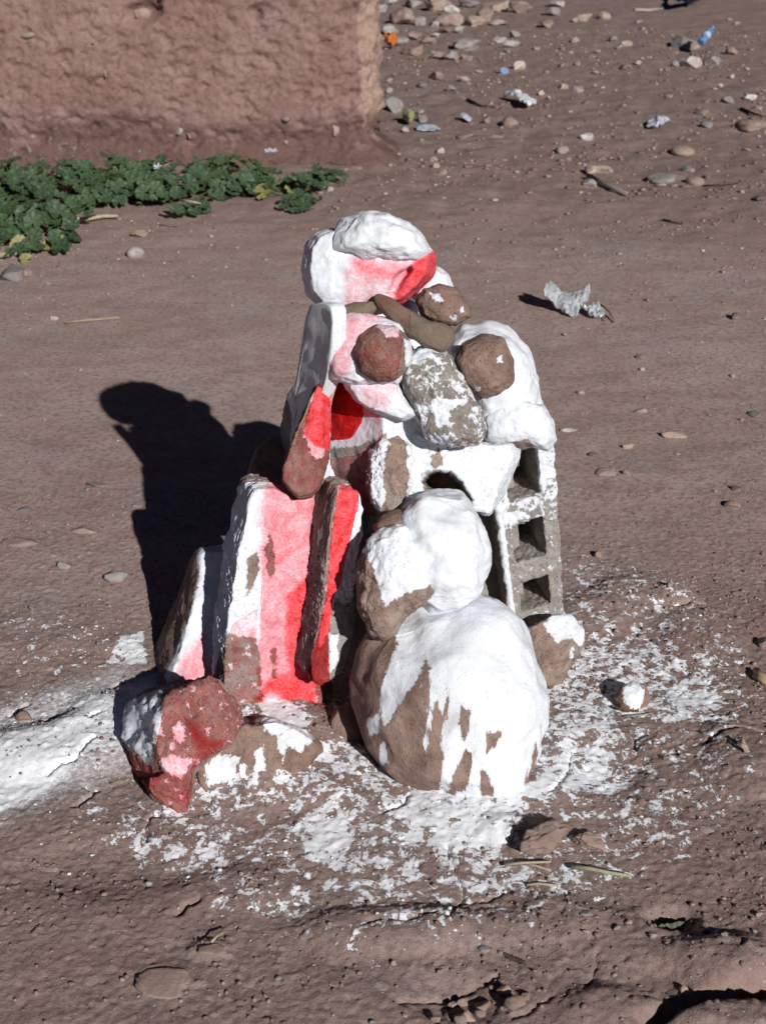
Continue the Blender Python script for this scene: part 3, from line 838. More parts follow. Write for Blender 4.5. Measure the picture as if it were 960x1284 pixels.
rock("speckled_stone", [(504, 462), (513, 442), (538, 430), (560, 440), (581, 468), (600, 508), (607, 540), (600, 558), (562, 562), (536, 549), (516, 514), (505, 488)], 2.55, 0.06,
     "grey oblong stone spattered with white leaning in the middle of the pile", k=0.75, n=60, mat='speck', seed=26, rough=0.008, fr=16, fine=0.003, white0=-0.001,
     white=[([(515, 440), (538, 430), (545, 448), (520, 455)]), ([(540, 500), (575, 500), (560, 530), (545, 545)]), ([(535, 540), (560, 545), (560, 562), (540, 556)])])
rock("white_boulder", [(556, 435), (578, 408), (608, 402), (640, 418), (660, 440), (672, 475), (678, 510), (682, 545), (660, 560), (620, 562), (600, 545), (590, 490)], 2.76, 0.13,
     "large white boulder forming the right shoulder behind the brown cobble", cat="boulder", k=0.85, n=60, white='all', seed=27, rough=0.014, fr=10, fine=0.001)
rock("white_stone", [(600, 520), (622, 496), (656, 498), (682, 508), (693, 528), (697, 552), (688, 566), (668, 562), (640, 560), (606, 552)], 2.67, 0.075,
     "white stone at the front of the right shoulder on top of the hollow block", k=0.8, n=44, white='all', seed=28, rough=0.006, bare=[([(640, 556), (660, 548), (668, 560), (640, 566)])])

# hollow concrete block -------------------------------------------------
def hollow_block():
    corners = [(611, 548), (692, 526), (708, 770), (643, 792)]          # TL TR BR BL of the pierced face
    C, nn, e1, e2 = frame(664, 660, 2.745, 10, 2)
    TL, TR, BR, BL = (on_plane(px, py, C, nn) for px, py in corners)
    depth = 0.175
    A = [0, .20, .74, 1.0]
    Bv = [0, .115, .350, .460, .655, .765, .915, 1.0]                   # from the top
    Dv = [0, .8, 1.0]
    hole = lambda i, j, l: i == 1 and j in (1, 3, 5)
    def refine(ts, m):
        out = [];
        for a, b in zip(ts[:-1], ts[1:]):
            k = max(1, int(round((b - a) * m)))
            out += [a + (b - a) * q / k for q in range(k)]
        return np.array(out + [ts[-1]])
    xs, zs, ds = refine(A, 46), refine(Bv, 110), refine(Dv, 40)
    def cell(ts, v): return int(np.searchsorted(ts, v, side='right') - 1)
    nx, nz, nd = len(xs) - 1, len(zs) - 1, len(ds) - 1
    fill = np.ones((nx, nz, nd), bool)
    for i in range(nx):
        for j in range(nz):
            for l in range(nd):
                if hole(cell(A, (xs[i] + xs[i + 1]) / 2), cell(Bv, (zs[j] + zs[j + 1]) / 2), cell(Dv, (ds[l] + ds[l + 1]) / 2)):
                    fill[i, j, l] = False
    vid = {}; V = []; F = []
    def v(i, j, l):
        k = (i, j, l)
        if k not in vid:
            a, b, d = xs[i], zs[j], ds[l]
            p = (TL * (1 - a) + TR * a) * (1 - b) + (BL * (1 - a) + BR * a) * b
            vid[k] = len(V)
            q = p - nn * depth * d
            V.append(q)
        return vid[k]
    def solid(i, j, l): return 0 <= i < nx and 0 <= j < nz and 0 <= l < nd and fill[i, j, l]
    for i in range(nx):
        for j in range(nz):
            for l in range(nd):
                if not fill[i, j, l]: continue
                if not solid(i, j, l - 1): F.append((v(i, j, l), v(i, j + 1, l), v(i + 1, j + 1, l), v(i + 1, j, l)))
                if not solid(i, j, l + 1): F.append((v(i, j, l + 1), v(i + 1, j, l + 1), v(i + 1, j + 1, l + 1), v(i, j + 1, l + 1)))
                if not solid(i - 1, j, l): F.append((v(i, j, l), v(i, j, l + 1), v(i, j + 1, l + 1), v(i, j + 1, l)))
                if not solid(i + 1, j, l): F.append((v(i + 1, j, l), v(i + 1, j + 1, l), v(i + 1, j + 1, l + 1), v(i + 1, j, l + 1)))
                if not solid(i, j - 1, l): F.append((v(i, j, l), v(i + 1, j, l), v(i + 1, j, l + 1), v(i, j, l + 1)))
                if not solid(i, j + 1, l): F.append((v(i, j + 1, l), v(i, j + 1, l + 1), v(i + 1, j + 1, l + 1), v(i + 1, j + 1, l)))
    V = np.array(V); F = np.array(F)
    ijk = np.array(list(vid.keys()))
    # soften corners (one relaxation) then roughen
    E = np.concatenate([F[:, [0, 1]], F[:, [1, 2]], F[:, [2, 3]], F[:, [3, 0]]])
    for _ in range(2):
        acc = np.zeros_like(V); cnt = np.zeros(len(V))
        np.add.at(acc, E[:, 0], V[E[:, 1]]); np.add.at(cnt, E[:, 0], 1)
        np.add.at(acc, E[:, 1], V[E[:, 0]]); np.add.at(cnt, E[:, 1], 1)
        V = 0.55 * V + 0.45 * acc / cnt[:, None]
    N = vnormals(V, F)
    d = 0.0045 * fbm(V, 22, 3, 300) + 0.0035 * fbm(V, 95, 3, 310, 0.65)
    ribs = (ijk[:, 0] == 0) * 0.004 * np.sin(ds[ijk[:, 2]] * 34)
    V = V + N * (d + ribs)[:, None]
    a = xs[ijk[:, 0]]; b = zs[ijk[:, 1]]; dd = ds[ijk[:, 2]]
    w = np.full(len(V), 0.0)
    w += 0.004 * sstep(0.55, 0.1, b) - 0.003 * sstep(0.35, 0.6, b)
    w -= 0.016 * sstep(0.55, 0.8, b) * sstep(0.1, 0.25, a)                           # muddy foot
    w = np.maximum(w, 0.03 * sstep(0.16, 0.02, b) - 0.006)                            # washed top
    w = np.maximum(w, 0.02 * sstep(0.10, 0.03, a) * sstep(1.0, 0.9, b) * (ijk[:, 2] < 3) - 0.004)
    w = np.maximum(w, 0.012 * sstep(0.05, 0.0, np.abs(b - 0.41)) * sstep(0.6, 0.2, a) - 0.003)
    w = np.where((dd > 0.12) & (a > 0.0) & (a < 1.0) & (b > 0) & (b < 1), -0.05, w)
    w = np.where((ijk[:, 0] == 0) & (dd > 0.2), -0.012, w)
    lo = V[:, 2].min(); org = np.array([C[0], C[1], lo])
    me = mesh_data("hollow_block", V - org, F, M['grey'], {"white": w, "red": np.full(len(V), -0.05), "redk": np.zeros(len(V))})
    return tag(link("hollow_block", me, tuple(org)), "upright hollow concrete block with three square holes down its rough face", "concrete block")
hollow_block()

# ------------------------------------------------------------------ the earth wall
def wall_material():
    t = NT("rammed_earth")
    z = t.n("ShaderNodeSeparateXYZ"); t.put(z.inputs[0], t.tc)
    n1 = t.noise(4.5, 7, 0.62); n2 = t.noise(24, 8, 0.65); n3 = t.noise(120, 5, 0.7)
    col = t.mix(t.rng(n1, 0.35, 0.66), (0.240, 0.142, 0.122), (0.305, 0.190, 0.165))
    col = t.mix(t.rng(n2, 0.50, 0.72, 0, 0.5), col, (0.185, 0.110, 0.096))
    col = t.mix(t.rng(n3, 0.60, 0.76, 0, 0.4), col, (0.38, 0.28, 0.25))
    col = t.mix(t.rng(t.noise(1.7, 6, .65), 0.42, 0.62, 0, 0.55), col, (0.36, 0.245, 0.215))
    dm = t.math('ADD', t.attr("foot"), t.math('MULTIPLY', t.math('SUBTRACT', n1, 0.5), 2.6))
    col = t.mix(t.rng(dm, 0.35, 0.75, 0, 0.9), col, (0.150, 0.088, 0.074))
    salt = t.math('MULTIPLY', t.rng(n2, 0.57, 0.66), t.rng(t.attr("salt"), 0.2, 0.8))
    col = t.mix(t.math('MULTIPLY', salt, 0.6), col, (0.42, 0.38, 0.37))
    ed = t.math('ADD', t.attr("edge"), t.math('MULTIPLY', t.math('SUBTRACT', n1, 0.5), 0.8))
    col = t.mix(t.rng(ed, 0.42, 0.6, 0, 0.85), col, (0.42, 0.29, 0.225))
    t.put(t.p.inputs["Base Color"], col)
    t.p.inputs["Roughness"].default_value = 0.95
    t.p.inputs["Specular IOR Level"].default_value = 0.1
    t.put(t.p.inputs["Normal"], t.bump(t.math('ADD', t.math('ADD', n2, t.math('MULTIPLY', n3, 0.5)), t.math('MULTIPLY', t.rng(t.noise(38, 6, .7, .8), .56, .62), -0.25)), 0.75, 0.018))
    return t.m

WX1 = at(478, 100, 8.15)[0]
def build_wall():
    WY = 8.12
    xs = np.concatenate([np.linspace(-7, -2.75, 40), np.arange(-2.72, WX1 - .06, 0.012)])
    xs = np.concatenate([xs, np.linspace(xs[-1] + .008, WX1, 8)])
    zs = np.concatenate([np.arange(-0.15, 1.05, 0.012), np.linspace(1.1, 2.4, 18)])
    ys = np.linspace(0, 0.55, 24)
    V = []; F = []; kind = []
    def grid(fn, A, B):
        base = sum(len(v) for v in V)
        a, b = np.meshgrid(A, B, indexing='ij')
        V.append(np.stack(fn(a.ravel(), b.ravel()), 1))
        i = np.arange(a.size).reshape(a.shape) + base
        F.append(np.stack([i[:-1, :-1], i[1:, :-1], i[1:, 1:], i[:-1, 1:]], -1).reshape(-1, 4))
    grid(lambda x, z: (x, 0 * x + WY, z), xs, zs)
    grid(lambda y, z: (0 * y + WX1, WY + y, z), ys, zs)
    grid(lambda x, z: (x, 0 * x + WY + .55, z), xs[::-1], zs)
    grid(lambda x, y: (x, WY + y, 0 * x + 2.4), xs, ys)
    grid(lambda y, z: (0 * y - 7, WY + y, z), ys[::-1], zs)
    V = np.concatenate(V); F = np.concatenate(F)
    key = np.round(V * 1e4).astype(np.int64)
    _, first, inv = np.unique(key, axis=0, return_index=True, return_inverse=True)
    V = V[first]; F = inv.reshape(-1)[F]
    # round the vertical corner, batter, erosion at the foot
    cx, cy, r = WX1 - .20, WY + .20, .20
    q = np.stack([V[:, 0] - cx, V[:, 1] - cy], 1)
    m = (q[:, 0] > 0) & (q[:, 1] < 0)
    ln = np.linalg.norm(q[m], axis=1)
    mx = np.maximum(np.abs(q[m][:, 0]), np.abs(q[m][:, 1]))
    V[m, :2] = np.array([cx, cy]) + q[m] * (mx / np.maximum(ln, 1e-6))[:, None]
    P = V.copy()
    N = vnormals(V, F)
    d = 0.026 * fbm(P, 1.5, 2, 401) + 0.006 * fbm(P, 6, 2, 411, .6)
    W3 = P + 0.03 * np.stack([perlin(P * 6, 481), perlin(P * 6, 482), perlin(P * 6, 483)], 1)
    chips = fbm(W3 * [1, 1, 1.4], 11.0, 4, 421, 0.66)
    d += -0.010 * sstep(0.04, 0.12, chips) - 0.013 * sstep(0.36, 0.44, chips) + 0.008 * fbm(P, 34, 3, 431, .65)
    zz = P[:, 2] + 0.10 * fbm(P * [1, 1, 0.4], 2.2, 3, 441)
    d -= 0.050 * sstep(0.30, 0.16, zz) * (1 + 0.5 * perlin(P * 7, 451))
    d += 0.07 * sstep(0.14, 0.0, P[:, 2])
    cn = sstep(0.32, 0.05, WX1 - P[:, 0])
    d += cn * (0.060 * fbm(P, 4.2, 4, 491, .6) - 0.02 + 0.10 * sstep(0.22, 0.0, P[:, 2]))
    for (px, py, rx, rz, h) in [(175, 18, .11, .07, -.07), (320, 16, .05, .05, -.05), (190, 8, .06, .10, -.05), (115, 90, .07, .05, .02), (300, 60, .2, .04, .012)]:
        c = at(px, py, WY)
        d += h * sstep(1.2, 0.3, np.sqrt(((P[:, 0] - c[0]) / rx) ** 2 + ((P[:, 2] - c[2]) / rz) ** 2) * (1 + .3 * perlin(P * 14, 461)))
    vis = sstep(-6.5, -5.5, P[:, 0])
    V = V + N * (d * vis)[:, None]
    foot = sstep(0.30, 0.10, zz) * 0.9 + 0.15 * perlin(P * 1.7, 471)
    c1 = at(55, 180, WY); c2 = at(215, 165, WY)
    salt = np.maximum(sstep(.5, .1, np.hypot(P[:, 0] - c1[0], (P[:, 2] - c1[2]) * 3)), sstep(.22, .05, np.hypot(P[:, 0] - c2[0], (P[:, 2] - c2[2]) * 2.5)))
    edge = sstep(0.20, 0.02, WX1 - P[:, 0]) * sstep(0.10, 0.35, P[:, 2])
    me = mesh_data("earth_wall", V - np.array([-1, WY, 0]), F, wall_material(), {"foot": foot, "salt": salt, "edge": edge})
    global WALL_V
    WALL_V = V
    w = tag(link("earth_wall", me, (-1, WY, 0)), "rough red-brown rammed earth wall with a dark eroded foot and a pale corner", "wall")
    return w, WY

wall, WALL_Y = build_wall()

# ------------------------------------------------------------------ pebbles and stones on the ground
def stone_mesh(seed, n=9, facets=5, rough=0.10):
    CV, F = cube_grid(n)
    rng = np.random.RandomState(seed)
    V = CV / np.linalg.norm(CV, axis=1, keepdims=True)
    for _ in range(facets):
        f = rng.normal(size=3); f /= np.linalg.norm(f)
        V = V - (np.maximum(0, V @ f - rng.uniform(.42, .82)) * 0.96)[:, None] * f
    S = V + seed * 2.3
    V = V * (1 + rough * fbm(S, 1.7, 2, seed) + rough * 0.5 * fbm(S, 5, 2, seed + 3))[:, None]
    V /= np.abs(V).max(0)
    return V, F

def pebble(px, py, w, h, col, label, name="pebble", cat="pebble", group=None, facets=7, flat=None, sink=0.30, rot=None, n=9, rough=.15, deep=None):
    """px, py: middle of the stone; w, h: its width and height as measured"""
    base = ground_at(px, py + h * 0.42)
    s = metres(px, py + h * 0.42)
    dep = math.atan2(CAM_H, base[1])
    W = w * s / 2
    H = flat * W if flat else max(0.45 * W, min(0.95 * W, h * s / 2 * 0.95))
    Dp = deep * W if deep else max(0.55 * W, min(1.2 * W, (h * s / 2 - H * math.cos(dep) * .6) / math.sin(dep)))
    seed = int(px * 7 + py * 13) % 9973
    V, F = stone_mesh(seed, n, facets, rough)
    a = math.radians(rot if rot is not None else (seed % 40) - 20)
    V = V * [W, Dp, H]
    V = np.stack([V[:, 0] * math.cos(a) - V[:, 1] * math.sin(a), V[:, 0] * math.sin(a) + V[:, 1] * math.cos(a), V[:, 2] + H * (1 - 2 * sink)], 1)
    x, y = base[0], base[1] + Dp * 0.6
    z = gz(x, y)
    o = link(name, mesh_data(name, V, F, PM[col]), (x, y, z))
    return tag(o, label, cat, group)

PEB = [
    # around the wall foot and path, left
    (169, 316, 21, 17, 'white', "egg-shaped white pebble on the path below the mallow plants", dict(facets=0, rough=.04)),
    (174, 292, 22, 13, 'tan', "brown pebble just above the egg-shaped white one", {}),
    (12, 341, 32, 24, 'slate', "dark grey stone cut by the left edge of the picture below the plants", dict(name="stone", cat="stone")),
    (34, 340, 17, 12, 'pink', "small pinkish stone touching the dark grey stone at the left edge", {}),
    (68, 398, 12, 8, 'white', "small white pebble to the left of the thin dry stick", {}),
    (264, 295, 8, 6, 'cream', "tiny cream pebble below the middle of the plants", {}),
    (88, 283, 20, 14, 'pink', "pinkish pebble beside a pale dry stalk at the edge of the plants", {}),
    (412, 240, 12, 8, 'white', "whitish pebble under the last mallow sprig at the right end of the plants", {}),
    (445, 211, 18, 7, 'tan', "flat tan stone at the wall foot near the pale corner", dict(flat=.35)),
    (122, 606, 37, 13, 'slate', "long pointed slate flake lying on the path left of the big shadow", dict(flat=.16, rot=-25, deep=.3, name="slate_flake", cat="flake")),
    (109, 613, 8, 6, 'grey', "tiny grey pebble touching the slate flake", {}),
    (30, 637, 17, 9, 'slate', "flat bluish grey stone flush with the path at the far left", dict(flat=.3)),
    (24, 678, 50, 15, 'pink', "wide flat pinkish stone sunk in the path at the far left", dict(flat=.25, sink=.38)),
    (102, 663, 40, 15, 'pink', "flat pinkish stone sunk in the path near the shadow's left edge", dict(flat=.25, sink=.38)),
    (80, 709, 18, 12, 'grey', "smooth grey pebble half sunk below the flat pinkish stones", dict(sink=.35)),
    (146, 724, 34, 15, 'grey', "greyish stone half sunk against the left edge of the shadow", dict(sink=.33)),
    (40, 765, 12, 8, 'brown', "small brown pebble in the white specked earth at the far left", {}),
    (30, 893, 26, 18, 'brown', "brown clod in a cracked hollow left of the white streak", dict(sink=.34, name="clod", cat="clod")),
    (205, 1224, 82, 42, 'pink', "big oval stone sunk flush in the foreground earth", dict(flat=.10, sink=.40, facets=1, name="stone", cat="stone")),
    (262, 1187, 38, 18, 'brown', "low brown stone sunk just above the big oval one", dict(flat=.25, sink=.34)),
    # right middle ground
    (802, 447, 15, 8, 'grey', "grey pebble with a dark left side straight below the plastic bag", {}),
    (805, 462, 8, 6, 'white', "tiny pale pebble just under the grey one below the bag", {}),
    (803, 511, 18, 8, 'pink', "oval pinkish pebble in the middle of the bare path at right", {}),
    (844, 541, 36, 11, 'tan', "long flat tan stone on the bare path at right", dict(flat=.25, rot=-12)),
    (948, 514, 20, 14, 'grey', "pale grey stone near the right edge of the bare path", dict(flat=.35)),
    (922, 398, 13, 12, 'dark', "little dark clod by the right edge level with the bag", {}),
    (924, 609, 15, 10, 'dark', "dark crumb of earth near the right edge below the long flat stone", {}),
    (715, 537, 26, 8, 'white', "flat whitish stone just right of the hollow block's shoulder", dict(flat=.25)),
    (788, 558, 18, 6, 'tan', "slim tan pebble left of the long flat stone's lower end", {}),
    (760, 587, 28, 20, 'pink', "wide pinkish stone sunk level with the path right of the block", dict(flat=.2, sink=.38)),
    (785, 590, 10, 9, 'grey', "small grey pebble at the edge of the wide pinkish sunk stone", {}),
    (745, 568, 16, 7, 'dark', "small dark pebble above the wide pinkish sunk stone", {}),
    (751, 695, 14, 12, 'brown', "upright brown crumb casting a black shadow right of the lowest hole", {}),
    (918, 628, 22, 12, 'brown', "brown clod sunk in the path near the right edge", dict(sink=.34)),
    (728, 489, 10, 6, 'cream', "tiny cream pebble right of the white shoulder boulder", {}),
    # rubbish strip, right
    (751, 212, 38, 19, 'cream', "biggest cream lump of stone behind the grey stick", dict(name="stone", cat="stone", facets=8)),
    (739, 228, 20, 14, 'lump', "pale lump half under the grey stick", dict(facets=7)),
    (857, 187, 30, 15, 'tan', "smooth oval tan cobble with a dark left end at right", dict(facets=0, rough=.04)),
    (872, 225, 24, 15, 'pink', "pinkish oval cobble touching the broken grey flagstone", dict(facets=0, rough=.04)),
    (836, 221, 46, 24, 'grey', "broken grey flagstone propped on the ground in the rubbish strip", dict(name="stone", cat="stone", facets=9, flat=.4)),
    (864, 212, 18, 11, 'slate', "blue-grey pebble behind the pinkish oval cobble", {}),
    (826, 232, 12, 8, 'pink', "small pinkish stone under the broken grey flagstone's near edge", {}),
    (735, 172, 19, 14, 'white', "white pebble standing alone above the biggest cream lump", {}),
    (640, 152, 24, 20, 'pink', "rounded brown cobble below the white wrapper", dict(facets=2)),
    (862, 50, 46, 24, 'grey', "large grey stone behind the blue bottle", dict(name="stone", cat="stone", facets=7)),
    (866, 77, 32, 18, 'lump', "pale grey stone in front of the blue bottle", dict(facets=8, name="stone", cat="stone")),
    (893, 73, 22, 17, 'lump', "pale grey stone at the right of the blue bottle", dict(facets=6, name="stone", cat="stone")),
    (847, 78, 12, 12, 'grey', "small grey stone at the left end of the pale stones under the bottle", {}),
    (757, 20, 17, 14, 'tan', "round tan cobble near the top edge right of the heap", dict(facets=1)),
    (786, 52, 17, 10, 'cream', "small cream stone left of the bottle stones", {}),
    (917, 61, 15, 17, 'brown', "brown lump right of the bottle with a long shadow", {}),
    (880, 139, 20, 14, 'dark', "upper of two dark grey stones above the tan cobble", {}),
    (886, 154, 18, 12, 'slate', "lower, bluer of two dark grey stones above the tan cobble", {}),
    (945, 154, 42, 20, 'brown', "flat brown slab of earth tilted up at the right edge", dict(flat=.4, name="clod", cat="clod")),
    (941, 123, 20, 9, 'white', "pale flat stone at the right edge over the brown slab of earth", {}),
    (913, 126, 18, 12, 'grey', "grey stone with a lit top left of the pale flat one", {}),
    (903, 104, 8, 9, 'white', "left of two tiny white pebbles under the bottle", {}),
    (918, 95, 8, 9, 'white', "right of two tiny white pebbles under the bottle", {}),
    (651, 81, 18, 15, 'cream', "cream pebble beside the small blue lid", {}),
    (706, 105, 14, 11, 'cream', "cream pebble midway between the wrapper and the bottle", {}),
    (493, 122, 26, 40, 'lump', "pale crusty concrete lump at the wall's corner", dict(name="concrete_lump", cat="lump", facets=3)),
    (528, 146, 15, 14, 'slate', "blue-grey stone beside the yellow-green leaf", {}),
    (507, 162, 12, 10, 'cream', "cream stone under the yellow-green leaf", {}),
    (552, 187, 11, 12, 'white', "bluish white pebble below the pale blue shard", {}),
    (543, 200, 9, 8, 'cream', "small cream pebble directly under the bluish white one", {}),
    (554, 217, 13, 9, 'cream', "right of the paired cream pebbles below the pale blue shard", {}),
    (546, 211, 12, 8, 'tan', "left of the paired cream pebbles below the pale blue shard", {}),
    (705, 186, 18, 14, 'grey', "grey stone with a black left side left of the cream lump", {}),
    (622, 170, 20, 8, 'tan', "flat tan stone below the rounded brown cobble", dict(flat=.3)),
    (582, 172, 26, 8, 'brown', "flat brown stone level with the flat tan one", dict(flat=.3)),
    (712, 200, 12, 8, 'pink', "pinkish pebble under the grey black-sided stone", {}),
    (930, 237, 10, 9, 'grey', "grey pebble near the right edge below the pinkish oval cobble", {}),
    (954, 250, 16, 8, 'dark', "dark stone with a pale tip cut by the right edge", {}),
    (430, 1, 1, 1, 'grey', None, {}),
    # painted ground near the pile
    (838, 743, 9, 14, 'tan', "bone-coloured chip standing by a tuft hole right of the pile", dict(facets=6)),
    (735, 1152, 18, 9, 'grey', "small grey flat pebble in the dark foreground earth at right", {}),
    (858, 1238, 12, 16, 'pink', "upper of two small stones at the left end of the big crack", {}),
    (852, 1254, 10, 10, 'grey', "lower of two small stones at the left end of the big crack", {}),
    (872, 1252, 16, 13, 'brown', "brown crumb touching the big crack in the lower right corner", {}),
    (817, 1176, 14, 10, 'grey', "grey pebble in front of the dark leaf hollow", {}),
    (905, 1186, 10, 9, 'grey', "grey pebble above the raised plate at the lower right", {}),
    (956, 800, 16, 26, 'dark', "black lump cut by the right edge of the picture", dict(name="stone", cat="stone")),
]
for (px, py, w, h, c, lab, kw) in PEB:
    if lab: pebble(px, py, w, h, c, lab, **kw)

# broken clods in the foreground and the white-splashed stone
CL = [(568, 1248, 16, 14), (580, 1246, 18, 14), (565, 1264, 20, 16), (586, 1266, 22, 20), (607, 1250, 26, 22), (603, 1262, 20, 14), (634, 1238, 24, 20), (646, 1258, 30, 24), (576, 1274, 18, 16), (547, 1278, 16, 12), (616, 1232, 12, 10), (660, 1246, 16, 14)]
for i, (px, py, w, h) in enumerate(CL):
    pebble(px, py, w, h, 'brown' if i % 3 else 'pink', "cracked brown clod in the broken patch at the bottom centre", name="clod", cat="clod",
           group="clods in the broken patch at the bottom centre", facets=7, sink=.26, n=8)
BC = [(686, 1050, 84, 50, "large brown clod with a deep shadow in front of the dripping boulder"), (742, 1052, 50, 30, "smaller brown clod joined to the right of the large one")]
for px, py, w, h, lab in BC:
    pebble(px, py, w, h, 'brown', lab, name="clod", cat="clod", facets=7, sink=.30, n=26, rough=.28, flat=.62)
rock("white_splashed_stone", [(766, 874), (776, 860), (792, 854), (808, 860), (815, 876), (808, 892), (790, 896), (774, 890)], 2.49, 0.035, "round stone splashed white standing alone on the white flecked earth right of the pile", k=0.9, n=30, mat='brown', seed=41, white0=-0.006,
     white=[([(782, 852), (800, 852), (808, 866), (804, 890), (790, 896), (780, 870)])])

# rubble heap at the top, behind the wall's corner
HEAP = [
    (500, 22, 40, 26, 'pink'), (527, 26, 16, 18, 'grey'), (565, 12, 20, 18, 'white'), (548, 8, 44, 14, 'tan'), (590, 4, 30, 14, 'grey'), (622, 6, 40, 20, 'tan'), (655, 8, 36, 22, 'pink'),
    (610, 20, 26, 20, 'brown'), (595, 27, 34, 14, 'tan'), (625, 28, 24, 10, 'cream'), (565, 27, 44, 16, 'pink'), (575, 37, 14, 12, 'white'), (546, 31, 12, 10, 'white'), (558, 38, 18, 9, 'brown'),
    (592, 54, 42, 24, 'lump'), (575, 56, 18, 14, 'grey'), (628, 50, 22, 11, 'lump'), (645, 44, 16, 12, 'grey'), (547, 69, 22, 12, 'tan'), (585, 72, 18, 12, 'pink'), (567, 71, 24, 14, 'lump'),
    (490, 38, 22, 16, 'lump'), (500, 50, 26, 18, 'grey'), (518, 62, 30, 18, 'brown'), (520, 44, 18, 14, 'pink'), (536, 50, 22, 12, 'brown'), (545, 45, 12, 7, 'white'), (695, 14, 22, 14, 'grey'),
    (684, 30, 20, 14, 'tan'), (700, 4, 26, 12, 'lump'), (640, 58, 24, 7, 'lump'), (548, 94, 20, 14, 'brown'), (582, 100, 14, 9, 'tan'), (636, 63, 10, 9, 'dark'), (478, 8, 22, 14, 'lump'),
    (488, 2, 20, 10, 'white'), (520, 4, 26, 10, 'grey'), (732, 24, 26, 8, 'tan'), (720, 26, 10, 8, 'grey'), (565, 111, 14, 10, 'lump'), (722, 50, 12, 8, 'cream'), (530, 106, 14, 8, 'grey'),
    (600, 88, 10, 6, 'lump'), (672, 60, 12, 7, 'pink'), (770, 48, 14, 9, 'grey'), (725, 112, 16, 10, 'grey'), (678, 116, 9, 8, 'cream'), (688, 120, 8, 7, 'lump'),
]
HL = {0: "wide pinkish stone at the heap's left end by the wall's corner", 2: "pale squarish stone at the top edge among the heap's stones", 3: "long flat tan stone at the top edge of the heap", 5: "widest tan stone along the heap's top right",
      6: "pinkish stone at the heap's right end against the top edge", 7: "brown stone standing between two tan ones in the heap", 8: "flat tan slab of the heap with a cream stone at its right", 9: "cream stone at the right of the flat tan slab in the heap",
      10: "wide pinkish stone in the middle of the heap", 14: "large pale grey broken block lying in front of the heap", 15: "grey stone touching the left end of the large pale grey block", 16: "pale slab right of the large pale grey block",
      18: "flat tan stone on the heap's near side left of two others", 21: "pale stone above the orange wrapper", 22: "grey stone touching the orange wrapper", 23: "brown stone right of the orange wrapper", 28: "tan stone standing apart right of the heap", 30: "thin pale sliver right of the large pale grey block"}
for i, (px, py, w, h, c) in enumerate(HEAP):
    pebble(px, py, w, h, c, HL.get(i, "broken stone in the rubble heap behind the earth wall's corner"), name="stone", cat="stone", group="stones of the rubble heap behind the wall", facets=11, n=9, rough=.22, sink=.2)

# scattered nameless pebbles, three kinds of place
def scatter(n, poly, wlo, whi, cols, label, group, seed):
    rng = np.random.RandomState(seed)
    P = np.array(poly, float)
    k = 0
    while k < n:
        q = rng.uniform(P.min(0), P.max(0))
        if poly_sd(q[None], P)[0] < 0: continue
        w = wlo + (whi - wlo) * rng.uniform() ** 2
        pebble(q[0], q[1], w, w * rng.uniform(.5, .8), cols[rng.randint(len(cols))], label, group=group, n=5, facets=7, rough=.16, sink=rng.uniform(.2, .38))
        k += 1
scatter(160, [(485, 40), (700, 20), (960, 20), (960, 260), (700, 240), (540, 215), (490, 190)], 3, 11, ['grey', 'lump', 'tan', 'pink', 'brown', 'brown', 'dark', 'pink', 'grey'],
        "little stone scattered over the stony ground at the upper right", "little stones strewn over the upper right ground", 3)
scatter(40, [(0, 360), (350, 300), (560, 260), (960, 270), (960, 700), (720, 700), (690, 400), (380, 330), (340, 420), (120, 450), (120, 740), (0, 740)], 3.5, 8, ['grey', 'lump', 'pink', 'brown', 'tan'],
        "little stone lying on the smooth trodden path", "little stones on the trodden path", 4)
scatter(60, [(0, 1060), (240, 1060), (500, 1150), (700, 1090), (960, 960), (960, 1284), (0, 1284)], 5, 12, ['brown', 'brown', 'pink', 'grey'],
        "little clod or stone in the dark foreground earth", "little clods and stones in the foreground earth", 5)
scatter(45, [(720, 740), (960, 720), (960, 960), (760, 1060), (720, 900)], 5, 12, ['brown', 'brown', 'pink', 'dark'],
        "little clod among the white flecks right of the pile", "little clods among the white flecks at right", 6)

# ------------------------------------------------------------------ gravel, crumbs and paint flakes (uncountable)
def ico():
    t = (1 + 5 ** .5) / 2
    v = np.array([(-1, t, 0), (1, t, 0), (-1, -t, 0), (1, -t, 0), (0, -1, t), (0, 1, t), (0, -1, -t), (0, 1, -t), (t, 0, -1), (t, 0, 1), (-t, 0, -1), (-t, 0, 1)], float)
    f = np.array([(0, 11, 5), (0, 5, 1), (0, 1, 7), (0, 7, 10), (0, 10, 11), (1, 5, 9), (5, 11, 4), (11, 10, 2), (10, 7, 6), (7, 1, 8), (3, 9, 4), (3, 4, 2), (3, 2, 6), (3, 6, 8), (3, 8, 9), (4, 9, 5), (2, 4, 11), (6, 2, 10), (8, 6, 7), (9, 8, 1)])
    return v / np.linalg.norm(v[0]), f

